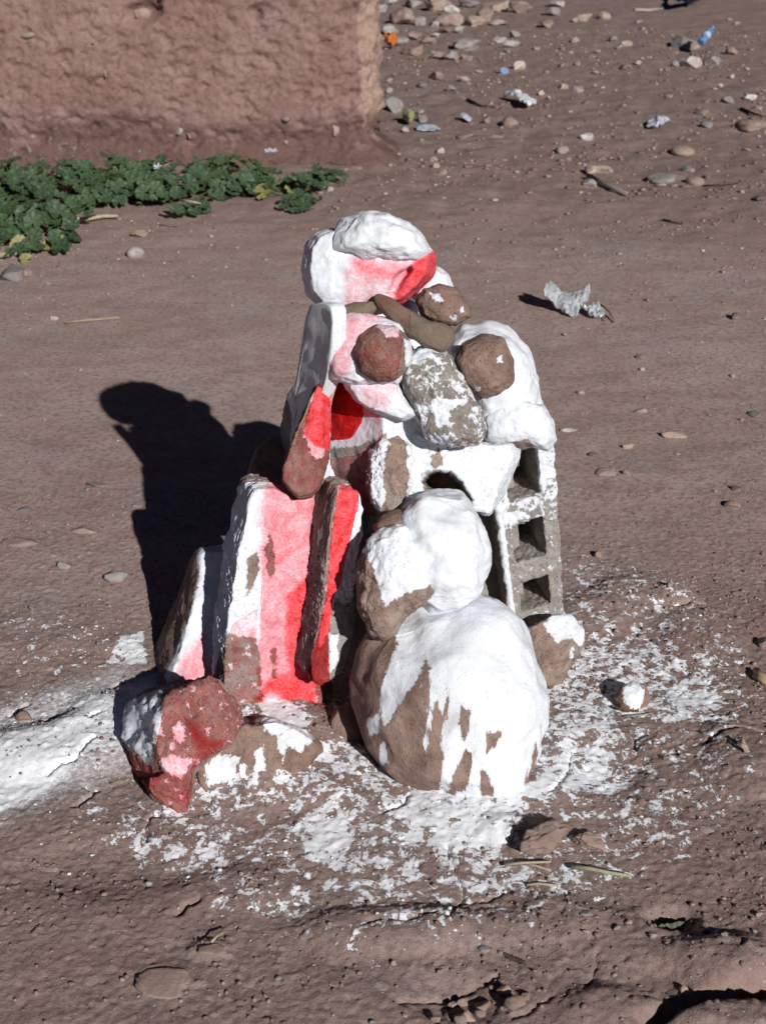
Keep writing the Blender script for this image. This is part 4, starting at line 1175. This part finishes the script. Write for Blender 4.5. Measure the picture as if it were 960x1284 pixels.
def bits(name, label, cat, pts, sizes, tone, mat, flat=(0.5, 0.9), seed=0):
    rng = np.random.RandomState(seed)
    v, f = ico()
    n = len(pts)
    z = ground_z(pts[:, 0], pts[:, 1])
    VV = v[None] * (1 + rng.uniform(-.28, .28, (n, 12, 1)))
    sc = sizes[:, None] * np.stack([rng.uniform(.7, 1.3, n), rng.uniform(.7, 1.3, n), rng.uniform(*flat, n)], 1)
    VV = VV * sc[:, None, :]
    a = rng.uniform(0, 6.28, n); c, s = np.cos(a)[:, None], np.sin(a)[:, None]
    X = VV[..., 0] * c - VV[..., 1] * s + pts[:, :1]
    Y = VV[..., 0] * s + VV[..., 1] * c + pts[:, 1:2]
    Z = VV[..., 2] + (z + sizes * 0.25)[:, None]
    V = np.stack([X, Y, Z], -1).reshape(-1, 3)
    F = (f[None] + (np.arange(n) * 12)[:, None, None]).reshape(-1, 3)
    o = link(name, mesh_data(name, V, F, mat, {"tone": np.repeat(tone, 12)}, smooth=False))
    return tag(o, label, cat, kind="stuff")

def gravel_material():
    t = NT("gravel")
    col = t.ramp(t.attr("tone"), [(0.0, (0.20, 0.132, 0.105)), (0.45, (0.27, 0.185, 0.152)), (0.7, (0.34, 0.26, 0.225)), (0.88, (0.40, 0.36, 0.33)), (1.0, (0.55, 0.52, 0.49))])
    t.put(t.p.inputs["Base Color"], t.mix(t.rng(t.noise(200, 3, .6), .4, .7, 0, .4), col, (0.2, 0.14, 0.11)))
    t.p.inputs["Roughness"].default_value = 0.95
    t.p.inputs["Specular IOR Level"].default_value = 0.15
    return t.m
def flake_material():
    t = NT("lime_flakes")
    t.put(t.p.inputs["Base Color"], t.mix(t.rng(t.noise(160, 3, .6), .45, .7), (0.74, 0.75, 0.77), (0.55, 0.53, 0.52)))
    t.p.inputs["Roughness"].default_value = 0.9
    return t.m

def throw(n, x0, x1, y0, y1, seed, keep):
    rng = np.random.RandomState(seed)
    P = np.stack([rng.uniform(x0, x1, n), rng.uniform(y0, y1, n)], 1)
    return P[rng.uniform(size=n) < keep(P)]
rg = np.random.RandomState(99)
patch = lambda P, sc, sd: sstep(-0.25, 0.55, fbm(np.stack([P[:, 0], P[:, 1], 0 * P[:, 0]], 1), sc, 3, sd))
nearp = throw(60000, -1.0, 1.2, 1.55, 3.6, 1, lambda P: loose(P[:, 0], P[:, 1]) * (0.12 + 0.9 * patch(P, 3.5, 501)) * np.where(poly_sd(P, gpoly([(350, 960), (470, 920), (700, 900), (900, 840), (910, 900), (700, 1050), (600, 1150), (380, 1100)])) > 0, 0.15, 1.0))
szn = 0.0009 + 0.0044 * rg.uniform(size=len(nearp)) ** 5
bits("earth_crumbs", "loose crumbs of brown earth and grit round the foot of the pile", "grit", nearp, szn, rg.uniform(size=len(nearp)) ** 1.6 * .8, gravel_material(), seed=11)
farp = np.concatenate([throw(26000, -0.4, 4.5, 5.6, 15, 2, lambda P: loose(P[:, 0], P[:, 1]) * (0.15 + 0.85 * patch(P, 1.3, 511))),
                       throw(22000, -2.5, 2.5, 2.6, 6.8, 3, lambda P: 0.10 + 0.35 * patch(P, 1.6, 521))])
szf = 0.0014 + 0.0022 * sstep(3, 7, farp[:, 1]) + 0.016 * rg.uniform(size=len(farp)) ** 4 * sstep(4.5, 8, farp[:, 1]) + 0.003 * rg.uniform(size=len(farp)) ** 4
bits("gravel", "fine gravel and grit strewn over the path and the stony ground beyond it", "gravel", farp, szf, rg.uniform(size=len(farp)) ** 2.0, bpy.data.materials["gravel"], flat=(.35, .65), seed=12)
def limekeep(P):
    sd = poly_sd(P, gpoly([(700, 690), (880, 720), (970, 860), (930, 1010), (760, 1150), (480, 1200), (220, 1130), (60, 1060), (-40, 800), (180, 760), (400, 860)]))
    return sstep(-0.08, 0.12, sd) * (0.1 + 0.9 * patch(P, 5, 531))
lp = throw(15000, -1.0, 1.1, 1.7, 3.2, 4, limekeep)
bits("lime_flakes", "tiny white flakes of limewash scattered round the pile", "flakes", lp, 0.0008 + 0.0036 * rg.uniform(size=len(lp)) ** 6, rg.uniform(size=len(lp)), flake_material(), flat=(.25, .6), seed=13)

# ------------------------------------------------------------------ mallow plants along the wall
def leaf_mesh(seed, lobes=7):
    rng = np.random.RandomState(seed)
    n = lobes * 4
    V = [(0, 0, 0.0)]; F = []
    for ring, rr in ((1, .55), (2, 1.0)):
        for i in range(n):
            a = math.radians(-160 + 320 * i / (n - 1)) + math.pi / 2
            lob = 1 - 0.17 * abs(math.sin((i / (n - 1)) * lobes * math.pi + math.pi / 2)) ** .7 if ring == 2 else 1
            fold = 0.07 * math.cos(i / (n - 1) * lobes * 2 * math.pi) * rr
            r = rr * lob * (1 + .05 * rng.uniform(-1, 1))
            V.append((r * math.cos(a), r * math.sin(a), 0.16 * rr * rr + fold + .02 * rng.uniform(-1, 1)))
    for i in range(n - 1):
        F.append((0, 1 + i, 2 + i, 2 + i)); F.append((1 + i, 1 + n + i, 2 + n + i, 2 + i))
    me = bpy.data.meshes.new("leaf")
    me.from_pydata(V, [], [f if len(set(f)) == 4 else f[:3] for f in F])
    me.update()
    me.polygons.foreach_set("use_smooth", [True] * len(me.polygons))
    return me

def leaf_material(name, c1, c2):
    t = NT(name)
    rnd = t.n("ShaderNodeObjectInfo").outputs["Random"]
    col = t.mix(rnd, c1, c2)
    grd = t.n("ShaderNodeVectorMath", operation='LENGTH'); t.put(grd.inputs[0], t.tc)
    col = t.mix(t.rng(t.noise(2.2, 5, .6), .4, .7, 0, .55), col, tuple(x * 1.5 + .01 for x in c2))
    col = t.mix(t.rng(grd.outputs["Value"], 0.35, 0.0, 0, 0.4), col, tuple(x * 1.7 for x in c2))
    t.put(t.p.inputs["Base Color"], col)
    t.p.inputs["Roughness"].default_value = 0.55
    t.p.inputs["Specular IOR Level"].default_value = 0.35
    tr = t.n("ShaderNodeBsdfTranslucent"); t.put(tr.inputs[0], t.mix(0.0, tuple(x * 1.2 for x in c2), c2))
    mx = t.n("ShaderNodeMixShader"); mx.inputs[0].default_value = 0.12
    t.t.links.new(t.p.outputs[0], mx.inputs[1]); t.t.links.new(tr.outputs[0], mx.inputs[2])
    t.t.links.new(mx.outputs[0], t.out.inputs[0])
    return t.m
GREEN = leaf_material("mallow_leaf", (0.018, 0.042, 0.018), (0.062, 0.100, 0.046))
YELLOW = leaf_material("yellowing_leaf", (0.16, 0.17, 0.05), (0.24, 0.22, 0.08))
STEM = simple("mallow_stem", (0.10, 0.13, 0.05), .7).m
FLOWER = simple("pale_flower", (0.62, 0.60, 0.72), .6).m
LEAVES = [leaf_mesh(i) for i in range(5)]
for me in LEAVES: me.materials.append(GREEN)
YLEAF = leaf_mesh(9); YLEAF.materials.append(YELLOW)

def tube(pts, r0, r1, sides=5):
    pts = [Vector(p) for p in pts]
    V = []; F = []
    for i, p in enumerate(pts):
        d = (pts[min(i + 1, len(pts) - 1)] - pts[max(i - 1, 0)]).normalized()
        u = d.orthogonal().normalized(); v = d.cross(u)
        r = r0 + (r1 - r0) * i / (len(pts) - 1)
        for k in range(sides):
            a = 2 * math.pi * k / sides
            V.append(p + u * (r * math.cos(a)) + v * (r * math.sin(a)))
    for i in range(len(pts) - 1):
        for k in range(sides):
            F.append((i * sides + k, i * sides + (k + 1) % sides, (i + 1) * sides + (k + 1) % sides, (i + 1) * sides + k))
    return [tuple(v) for v in V], F

def mallow(px, py, rad, nleaf, hgt, label, seed, yellow=0, flowers=0, group=None):
    rng = random.Random(seed)
    g = ground_at(px, py)
    z = gz(g[0], g[1])
    root = tag(empty("mallow_plant", (g[0], g[1], z)), label, "plant", group)
    SV, SF = [], []
    for i in range(int(nleaf * 0.8)):
        a = rng.uniform(0, 2 * math.pi); r = rad * math.sqrt(rng.uniform(0, 1))
        x, y = r * math.cos(a), r * math.sin(a) * 0.9
        y = min(y, WALL_Y - 0.10 - g[1])
        h = 0.62 * hgt * (0.30 + 0.70 * rng.uniform(0, 1)) * (1 - 0.45 * (r / rad) ** 2)
        s = 0.020 + 0.036 * rng.uniform(0, 1) ** 0.8
        o = bpy.data.objects.new("leaf", YLEAF if i < yellow else LEAVES[rng.randrange(5)])
        o.scale = (s, s, s)
        if i < yellow: h *= .35; y -= rad * .4
        o.location = (x, y, h)
        # leaf blades turn outward and up towards the light
        nx, ny = 0.45 * x / rad + rng.gauss(0.10, .28), 0.45 * y / rad + rng.gauss(-0.38, .28)
        q = Vector((nx, ny, 0.8)).to_track_quat('Z', 'Y')
        e = q.to_euler(); e.rotate_axis('Z', rng.uniform(0, 6.28))
        o.rotation_euler = e
        o.parent = root
        COL.objects.link(o)
        if i % 2 == 0:
            v, f = tube([(x * .25, y * .25, 0.0), (x * .7, y * .7, h * .6), (x, y, h)], .003, .0018, 4)
            k = len(SV); SV += v; SF += [tuple(j + k for j in q_) for q_ in f]
    me = bpy.data.meshes.new("stem"); me.from_pydata(SV, [], SF); me.materials.append(STEM)
    link("stem", me, parent=root)
    for k in range(flowers):
        fo = link("flower", FLOWM, (rng.uniform(-.5, .5) * rad, -rng.uniform(.1, .5) * rad, hgt * 1.0), root)
        fo.rotation_euler = (rng.uniform(.2, .8), rng.uniform(-.3, .3), 0)
    return root
def flower_mesh():
    V = [(0, 0, 0)]; F = []
    for i in range(5):
        a = i * 2 * math.pi / 5
        b = len(V)
        for da, r, z in ((-.45, .012, .004), (-.25, .022, .008), (.25, .022, .008), (.45, .012, .004)):
            V.append((r * math.cos(a + da), r * math.sin(a + da), z))
        F.append((0, b, b + 1, b + 2, b + 3))
    me = bpy.data.meshes.new("flower"); me.from_pydata(V, [], F); me.materials.append(FLOWER)
    return me
FLOWM = flower_mesh()
PL = [
    (-6, 296, .26, 46, .15, "", 0, 0), (-14, 262, .36, 62, .24, "", 0, 0), (38, 285, .30, 60, .20, "", 0, 0), (30, 240, .36, 62, .24, "", 0, 0), (85, 252, .34, 66, .22, "", 0, 0), (140, 252, .32, 62, .21, "", 0, 0),
    (188, 250, .30, 50, .20, "", 0, 0), (232, 250, .28, 46, .18, "", 0, 1), (278, 244, .25, 36, .17, "", 0, 0), (320, 238, .21, 26, .16, "", 0, 0), (120, 228, .30, 40, .20, "", 0, 0), (205, 226, .28, 34, .19, "", 0, 0), (290, 222, .24, 22, .17, "", 0, 0),
]
PLL = ["mallow plant at the left edge just above the yellow-leaved one", "mallow plant cut by the left edge, second up from the bottom", "second mallow plant from the left in the front of the dense row",
       "mallow plant against the wall near the left edge", "third mallow plant from the left in the front of the dense row", "mallow plant above the right half of the thick pale dry stalk", "mallow plant straight above the brown pebble on the path",
       "mallow plant with one pale flower under the thin pale stalk", "mallow plant right of the one with the thin pale stalk", "last but one mallow plant at the right of the dense row", "mallow plant touching the wall below its salt-stained patch", "mallow plant touching the wall in the middle of the row", "mallow plant touching the wall at the right part of the row"]
for i, p in enumerate(PL):
    mallow(p[0], p[1], p[2], p[3], p[4], PLL[i], 50 + i, 0, p[7], group="mallow plants in the dense row under the wall")
mallow(44, 312, .22, 34, .11, "low mallow plant with yellowing leaves spreading furthest forward at left", 71, yellow=5)
mallow(234, 272, .12, 14, .10, "small low mallow plant poking forward from the middle of the row", 72)
mallow(362, 246, .20, 34, .22, "mallow plant with a pale flower at the right end of the dense row", 73, yellow=3, flowers=2)
mallow(372, 262, .13, 16, .09, "small mallow plant in front of the flowering one", 74)
mallow(408, 236, .13, 13, .15, "small mallow sprig standing apart near the wall corner", 75)

# ------------------------------------------------------------------ litter
def sheet(name, rows, label, cat, mat, nu=40, nv=16, crumple=.012, freq=18, seed=0, lift=0.004, thick=0.0012):
    """a thin crumpled sheet through rows of (px, py, height) points"""
    R = []
    for row in rows:
        R.append([np.append(ground_at(px, py)[:2], h) if h == 0 else None for px, py, h in row])
        for i, (px, py, h) in enumerate(row):
            g = ground_at(px, py, h); R[-1][i] = np.array([g[0], g[1], h])
    R = np.array(R)                                           # rows x cols x 3
    def lerp_axis(A, n):
        t = np.linspace(0, A.shape[0] - 1, n); i = np.minimum(t.astype(int), A.shape[0] - 2); f = (t - i)
        f = f.reshape(-1, *([1] * (A.ndim - 1)))
        return A[i] * (1 - f) + A[i + 1] * f
    G = lerp_axis(R, nv)
    G = np.swapaxes(lerp_axis(np.swapaxes(G, 0, 1), nu), 0, 1)
    V = G.reshape(-1, 3)
    nz = crumple * (0.5 - np.abs(perlin(V * freq, seed))) + crumple * .6 * perlin(V * freq * 2.3, seed + 1)
    V = V + np.stack([crumple * .4 * perlin(V * freq, seed + 3), crumple * .4 * perlin(V * freq, seed + 4), nz], 1)
    gzr = ground_z(V[:, 0], V[:, 1])
    V[:, 2] = np.maximum(V[:, 2] + gzr, gzr + lift)
    i = np.arange(nu * nv).reshape(nv, nu)
    F = np.stack([i[:-1, :-1], i[:-1, 1:], i[1:, 1:], i[1:, :-1]], -1).reshape(-1, 4)
    org = V.mean(0); org[2] = V[:, 2].min()
    o = link(name, mesh_data(name, V - org, F, mat), tuple(org))
    md = o.modifiers.new("solid", 'SOLIDIFY'); md.thickness = thick
    return tag(o, label, cat)

def film(name, col, alpha, rough=.28):
    t = NT(name)
    t.put(t.p.inputs["Base Color"], t.mix(t.rng(t.noise(40, 5, .6), .4, .65), col, tuple(c * .7 for c in col)))
    t.p.inputs["Roughness"].default_value = rough
    t.p.inputs["Specular IOR Level"].default_value = .55
    t.p.inputs["Alpha"].default_value = alpha
    return t.m

BAG = film("grey_film", (0.50, 0.51, 0.53), 0.93)
bag = tag(empty("plastic_bag", tuple(np.append(gp(710, 395), gz(*gp(710, 395))))), "crumpled torn grey plastic bag with a thin stringy tail on the path", "plastic bag")
def bag_part(name, rows, **kw):
    o = sheet(name, rows, None, None, BAG, **kw)
    o.location = Vector(o.location) - bag.location
    o.parent = bag
    return o
bag_part("sheet", [[(690, 356, .085), (704, 369, .06), (718, 371, .05), (729, 366, .06), (738, 361, .07)],
                   [(684, 362, .090), (697, 374, .05), (714, 383, .035), (730, 377, .05), (740, 370, .05)],
                   [(680, 368, .080), (694, 385, .03), (712, 392, .02), (728, 389, .02), (738, 377, .03)],
                   [(681, 370, .060), (698, 391, .01), (710, 398, .005), (722, 399, .005), (733, 385, .01)]], nu=46, nv=26, crumple=.022, freq=26, seed=5)
bag_part("torn_flap", [[(730, 386, .035), (742, 386, .03), (751, 385, .03)], [(732, 391, .025), (743, 393, .02), (755, 390, .02)], [(738, 397, .01), (746, 402, .008), (756, 400, .005)]], nu=26, nv=16, crumple=.022, freq=40, seed=8)
TWIG = simple("dry_twig", (0.16, 0.115, 0.085), .85).m
def strand(name, pts, r0, r1, mat, label=None, cat=None, parent=None, h=0.006, sides=6):
    """a stalk or stick along measured ground points (px, py, height)"""
    W = []
    for px, py, hh in pts:
        g = ground_at(px, py, hh); W.append((g[0], g[1], gz(g[0], g[1]) + hh))
    o0 = Vector(parent.location) if parent else Vector(W[0])
    V, F = tube([Vector(w) - o0 for w in W], r0, r1, sides)
    n = len(V)
    F = list(F)
    me = bpy.data.meshes.new(name)
    me.from_pydata(V, [], F + [tuple(range(sides))[::-1], tuple(range(n - sides, n))]); me.materials.append(mat)
    me.polygons.foreach_set("use_smooth", [True] * len(me.polygons))
    o = link(name, me, (0, 0, 0) if parent else tuple(o0), parent)
    return tag(o, label, cat)
strand("string", [(751, 384, .03), (758, 388, .03), (764, 395, .02), (770, 405, .006)], .004, .003, TWIG, parent=bag)
strand("string", [(753, 385, .025), (762, 391, .02), (767, 399, .012), (769, 406, .006)], .003, .002, TWIG, parent=bag)
strand("string", [(754, 388, .02), (756, 396, .012), (757, 404, .006)], .003, .002, TWIG, parent=bag)

GSTK = simple("weathered_stick", (0.24, 0.225, 0.20), .85).m
STRAW = simple("dry_straw", (0.42, 0.36, 0.25), .75).m
STRAWG = simple("pale_green_straw", (0.36, 0.35, 0.22), .75).m
DKW = simple("dark_stick", (0.07, 0.055, 0.045), .9).m
strand("stick", [(737, 220, .02), (760, 231, .016), (785, 243, .012)], .017, .012, GSTK, "straight grey stick leaning on the cream lump", "stick")
strand("stick", [(81, 404, .006), (102, 402, .008), (125, 401, .008), (150, 399, .006)], .005, .006, simple("brown_stick", (0.36, 0.25, 0.19), .85).m, "thin straight dry stick lying on the path above the big shadow", "stick")
strand("twig", [(831, 273, .006), (842, 277, .008), (855, 281, .006)], .006, .003, DKW, "short dark twig on the bare path at upper right", "twig")
strand("twig", [(586, 125, .01), (602, 131, .012), (618, 134, .008)], .012, .006, DKW, "dark twig lying left of the white wrapper", "twig")
strand("twig", [(880, 230, .006), (905, 231, .008), (925, 230, .006)], .006, .004, DKW, "thin dark twig right of the pinkish oval cobble", "twig")
strand("twig", [(928, 136, .01), (944, 143, .012), (958, 147, .01)], .012, .006, DKW, "dark twig lying across the top of the brown slab of earth", "twig")
strand("stick", [(795, 13, .02), (812, 12, .02), (830, 10, .02)], .022, .016, simple("pale_stick", (0.40, 0.33, 0.27), .85).m, "pale stick lying near the top edge left of the bottle stones", "stick")
strand("straw", [(632, 1082, .008), (655, 1080, .012), (690, 1078, .010)], .003, .002, STRAW, "dry straw lying in front of the large brown clod", "straw")
strand("straw", [(650, 1078, .006), (668, 1084, .008), (690, 1090, .005)], .0022, .0015, STRAW, "thinner straw crossing the one in front of the clod", "straw")
strand("grass_blade", [(716, 1085, .010), (740, 1087, .014), (765, 1092, .014), (790, 1097, .008)], .0042, .003, STRAWG, "pale flat dry grass blade to the right of the clod", "grass blade")
strand("straw", [(660, 1108, .004), (675, 1107, .004), (700, 1110, .004)], .003, .0018, STRAW, "short whitish straw below the dry grass blade", "straw")
strand("straw", [(265, 1182, .008), (272, 1174, .010), (284, 1162, .012)], .0022, .0016, STRAW, "short straw stuck up above the big oval stone", "straw")
strand("straw", [(782, 898, .006), (800, 899, .008), (818, 897, .006)], .0018, .0012, STRAWG, "thin curved grass stem in front of the white splashed stone", "straw")
strand("twig", [(798, 940, .004), (806, 930, .012), (822, 923, .014)], .003, .002, DKW, "dark curved twig below the white splashed stone", "twig")
strand("stick", [(947, 838, .01), (953, 846, .014), (962, 852, .012)], .008, .007, simple("cane", (0.42, 0.29, 0.18), .7).m, "upper broken tan cane at the right edge of the picture", "stick")
strand("stick", [(945, 846, .006), (952, 851, .008), (962, 857, .008)], .006, .006, bpy.data.materials["cane"], "lower broken tan cane at the right edge of the picture", "stick")
strand("stalk", [(82, 278, .02), (105, 275, .02), (130, 272, .02), (148, 271, .02)], .014, .008, STRAW, "thick pale dry stalk lying along the front of the plants", "stalk")
strand("stalk", [(-4, 318, .02), (10, 317, .02), (22, 315, .02)], .014, .010, STRAW, "pale dry stalk at the left edge below the plants", "stalk")
strand("stalk", [(227, 252, .19), (240, 252, .20), (252, 254, .19)], .005, .004, STRAW, "thin pale stalk lying over the leaves in the middle of the row", "stalk")
# ribbed strip and dark cap in the foreground
def spring():
    g0 = ground_at(634, 1197); g1 = ground_at(660, 1207)
    pts = []
    for i in range(97):
        t = i / 96; a = t * 12 * 2 * math.pi
        x = g0[0] + (g1[0] - g0[0]) * t; y = g0[1] + (g1[1] - g0[1]) * t
        pts.append((x - g0[0], y - g0[1] + .004 * math.cos(a), .004 + .004 * math.sin(a)))
    V, F = tube(pts, .0008, .0008, 5)
    me = bpy.data.meshes.new("wire_coil"); me.from_pydata(V, [], F); me.materials.append(simple("rusty_wire", (0.14, 0.10, 0.08), .6).m)
    tag(link("wire_coil", me, (g0[0], g0[1], gz(g0[0], g0[1]))), "short coiled wire spring sunk in the foreground earth", "spring")
spring()
pebble(607, 1188, 15, 11, 'slate', "round dark grey disc in the foreground above the broken clods", name="disc", cat="disc", facets=1, flat=.35, rough=.03)

WRAP = film("white_film", (0.66, 0.67, 0.70), 1.0, .4)
sheet("wrapper", [[(633, 115, .05), (648, 116, .06), (660, 120, .05), (671, 124, .03)], [(632, 121, .02), (646, 122, .05), (658, 128, .05), (671, 131, .01)]], "crumpled white plastic wrapper on the stony ground above the brown cobble", "wrapper", WRAP, crumple=.05, freq=9, seed=15, nu=30, nv=14)
sheet("plastic_scrap", [[(818, 150, .03), (826, 145, .05), (840, 150, .02)], [(809, 158, .01), (824, 154, .04), (840, 153, .01)], [(812, 160, .01), (822, 159, .02), (830, 157, .01)]], "lilac-white plastic scrap lying right of the white pebble", "plastic scrap", film("lilac_film", (0.56, 0.55, 0.64), 1.0, .5), crumple=.03, freq=12, seed=16, nu=24, nv=16)
sheet("plastic_shard", [[(523, 157, .02), (532, 155, .03), (543, 158, .02), (552, 161, .01)], [(522, 164, .01), (530, 165, .01), (542, 165, .01), (552, 162, .01)]], "pale blue pointed plastic shard near the wall's corner", "plastic shard", film("blue_white_film", (0.50, 0.54, 0.60), 1.0, .45), crumple=.012, freq=8, seed=17, nu=24, nv=10)
sheet("plastic_scrap", [[(576, 145, .02), (585, 144, .03), (592, 148, .01)], [(574, 148, .01), (583, 149, .02), (591, 151, .01)]], "small lilac plastic scrap left of the brown cobble", "plastic scrap", bpy.data.materials["lilac_film"], crumple=.03, freq=14, seed=18, nu=14, nv=8)
sheet("wrapper", [[(482, 48, .12), (490, 46, .12), (497, 50, .08)], [(481, 56, .03), (489, 56, .06), (497, 57, .03)]], "shiny orange sweet wrapper among the rubble by the wall's corner", "wrapper", film("orange_foil", (0.62, 0.17, 0.03), 1.0, .3), crumple=.06, freq=9, seed=19, nu=14, nv=10)
sheet("leaf", [[(505, 141, .05), (512, 138, .08), (520, 140, .05)], [(505, 148, .04), (513, 146, .07), (518, 147, .05)], [(508, 153, .01), (512, 152, .03), (516, 152, .02)]], "yellow-green leaf lying by the pale concrete lump", "leaf", simple("yellow_green", (0.38, 0.39, 0.20), .6).m, crumple=.03, freq=12, seed=20, nu=16, nv=12)
sheet("leaf", [[(838, 1143, .020), (846, 1140, .026), (860, 1136, .012)], [(832, 1150, .010), (845, 1148, .016), (856, 1144, .006)], [(826, 1155, .004), (838, 1156, .004), (850, 1152, .002)]], "dead grey-green leaf curled in a hollow at lower right", "leaf", simple("dead_leaf", (0.12, 0.125, 0.09), .6).m, crumple=.008, freq=60, seed=21, nu=20, nv=12)
sheet("leaf", [[(921, 941, .012), (926, 940, .014), (930, 944, .010)], [(926, 950, .012), (930, 949, .016), (934, 952, .010)], [(932, 958, .006), (936, 957, .008), (938, 959, .004)]], "curled dry tan leaf on the mound near the right edge", "leaf", simple("tan_leaf", (0.44, 0.34, 0.25), .7).m, crumple=.006, freq=70, seed=22, nu=16, nv=10)
sheet("peel", [[(770, 886, .012), (782, 889, .016), (800, 892, .012)], [(772, 890, .004), (784, 893, .006), (800, 895, .004)]], "brown curled peel under the white splashed stone", "peel", simple("brown_peel", (0.20, 0.11, 0.05), .5).m, crumple=.005, freq=70, seed=23, nu=16, nv=8)
sheet("plastic_sheet", [[(846, -16, .10), (866, -14, .20), (890, -12, .14)], [(842, -4, .05), (860, -3, .16), (880, -2, .10)], [(846, 3, .02), (862, 3, .05), (880, 2, .02)]], "blue plastic sheet at the very top edge of the picture", "plastic sheet", film("blue_film", (0.02, 0.04, 0.22), 1.0, .35), crumple=.10, freq=5, seed=24, nu=22, nv=14)

# blue lid and bottle
def lathe(prof, seg=20):
    V = []; F = []
    for r, z in prof:
        for k in range(seg):
            a = 2 * math.pi * k / seg; V.append((r * math.cos(a), r * math.sin(a), z))
    for i in range(len(prof) - 1):
        for k in range(seg):
            F.append((i * seg + k, i * seg + (k + 1) % seg, (i + 1) * seg + (k + 1) % seg, (i + 1) * seg + k))
    F.append(tuple(range(seg))[::-1]); F.append(tuple(range((len(prof) - 1) * seg, len(prof) * seg)))
    return V, F
def lathed(name, prof, mat, parent=None):
    V, F = lathe(prof); me = bpy.data.meshes.new(name); me.from_pydata(V, [], F); me.materials.append(mat)
    me.polygons.foreach_set("use_smooth", [len(p.vertices) < 5 for p in me.polygons])
    return link(name, me, (0, 0, 0), parent)
BLUE = film("blue_bottle_plastic", (0.16, 0.30, 0.58), 0.85, .12)
CAPB = film("cap_blue", (0.24, 0.32, 0.50), 1.0, .3)
LABW = film("bottle_label", (0.45, 0.55, 0.72), 1.0, .4)
bp = ground_at(880, 70)
bot = tag(empty("bottle", (bp[0], bp[1] + .12, gz(bp[0], bp[1]) + .10)), "crushed blue plastic bottle lying on the grey stones at the top right", "bottle")
b1 = lathed("body", [(.024, 0), (.031, .006), (.032, .03), (.028, .05), (.031, .07), (.032, .12), (.029, .135), (.030, .15), (.022, .175), (.013, .19), (.012, .20)], BLUE, bot)
lathed("label", [(.0325, .075), (.0332, .078), (.0332, .112), (.0325, .115)], LABW, bot)
lathed("cap", [(.0145, .196), (.015, .199), (.015, .213), (.013, .216)], CAPB, bot)
bot.scale = (1.15, 1.15, 1.15)
bot.rotation_euler = (math.radians(-62), 0, math.radians(-38))
lp_ = ground_at(631, 92)
lid = lathed("lid", [(.036, 0), (.038, .004), (.038, .026), (.034, .030)], CAPB)
lid.location = (lp_[0], lp_[1], gz(lp_[0], lp_[1])); lid.rotation_euler = (math.radians(35), .2, 0)
tag(lid, "small round blue lid left of the cream pebble", "lid")

# stones set in the wall's face are pieces of the wall
for (px, py, w, h, c) in [(116, 54, 9, 9, 'tan'), (132, 94, 6, 14, 'tan'), (222, 165, 16, 14, 'lump'), (236, 172, 10, 8, 'pink'), (174, 190, 9, 8, 'lump'), (358, 181, 10, 10, 'pink'), (418, 166, 16, 18, 'pink'), (80, 182, 9, 6, 'tan'), (358, 150, 14, 10, 'pink'), (30, 44, 34, 9, 'pink'), (175, 20, 26, 20, 'brown'), (208, 206, 34, 12, 'pink')]:
    p = at(px, py, WALL_Y)
    k = np.argmin(((WALL_V[:, [0, 2]] - p[[0, 2]]) ** 2).sum(1) + 100 * (WALL_V[:, 1] > WALL_Y + .2))
    s = (WALL_Y * CP + CAM_H * SP * .5) / FPX
    V, F = stone_mesh(px * 3 + py, 6, 7, .14)
    V = V * [w * s / 2, .045, h * s / 2]
    link("stone", mesh_data("stone", V, F, PM[c]), (p[0] + 1.0, WALL_V[k, 1] - WALL_Y + .022, p[2]), wall)
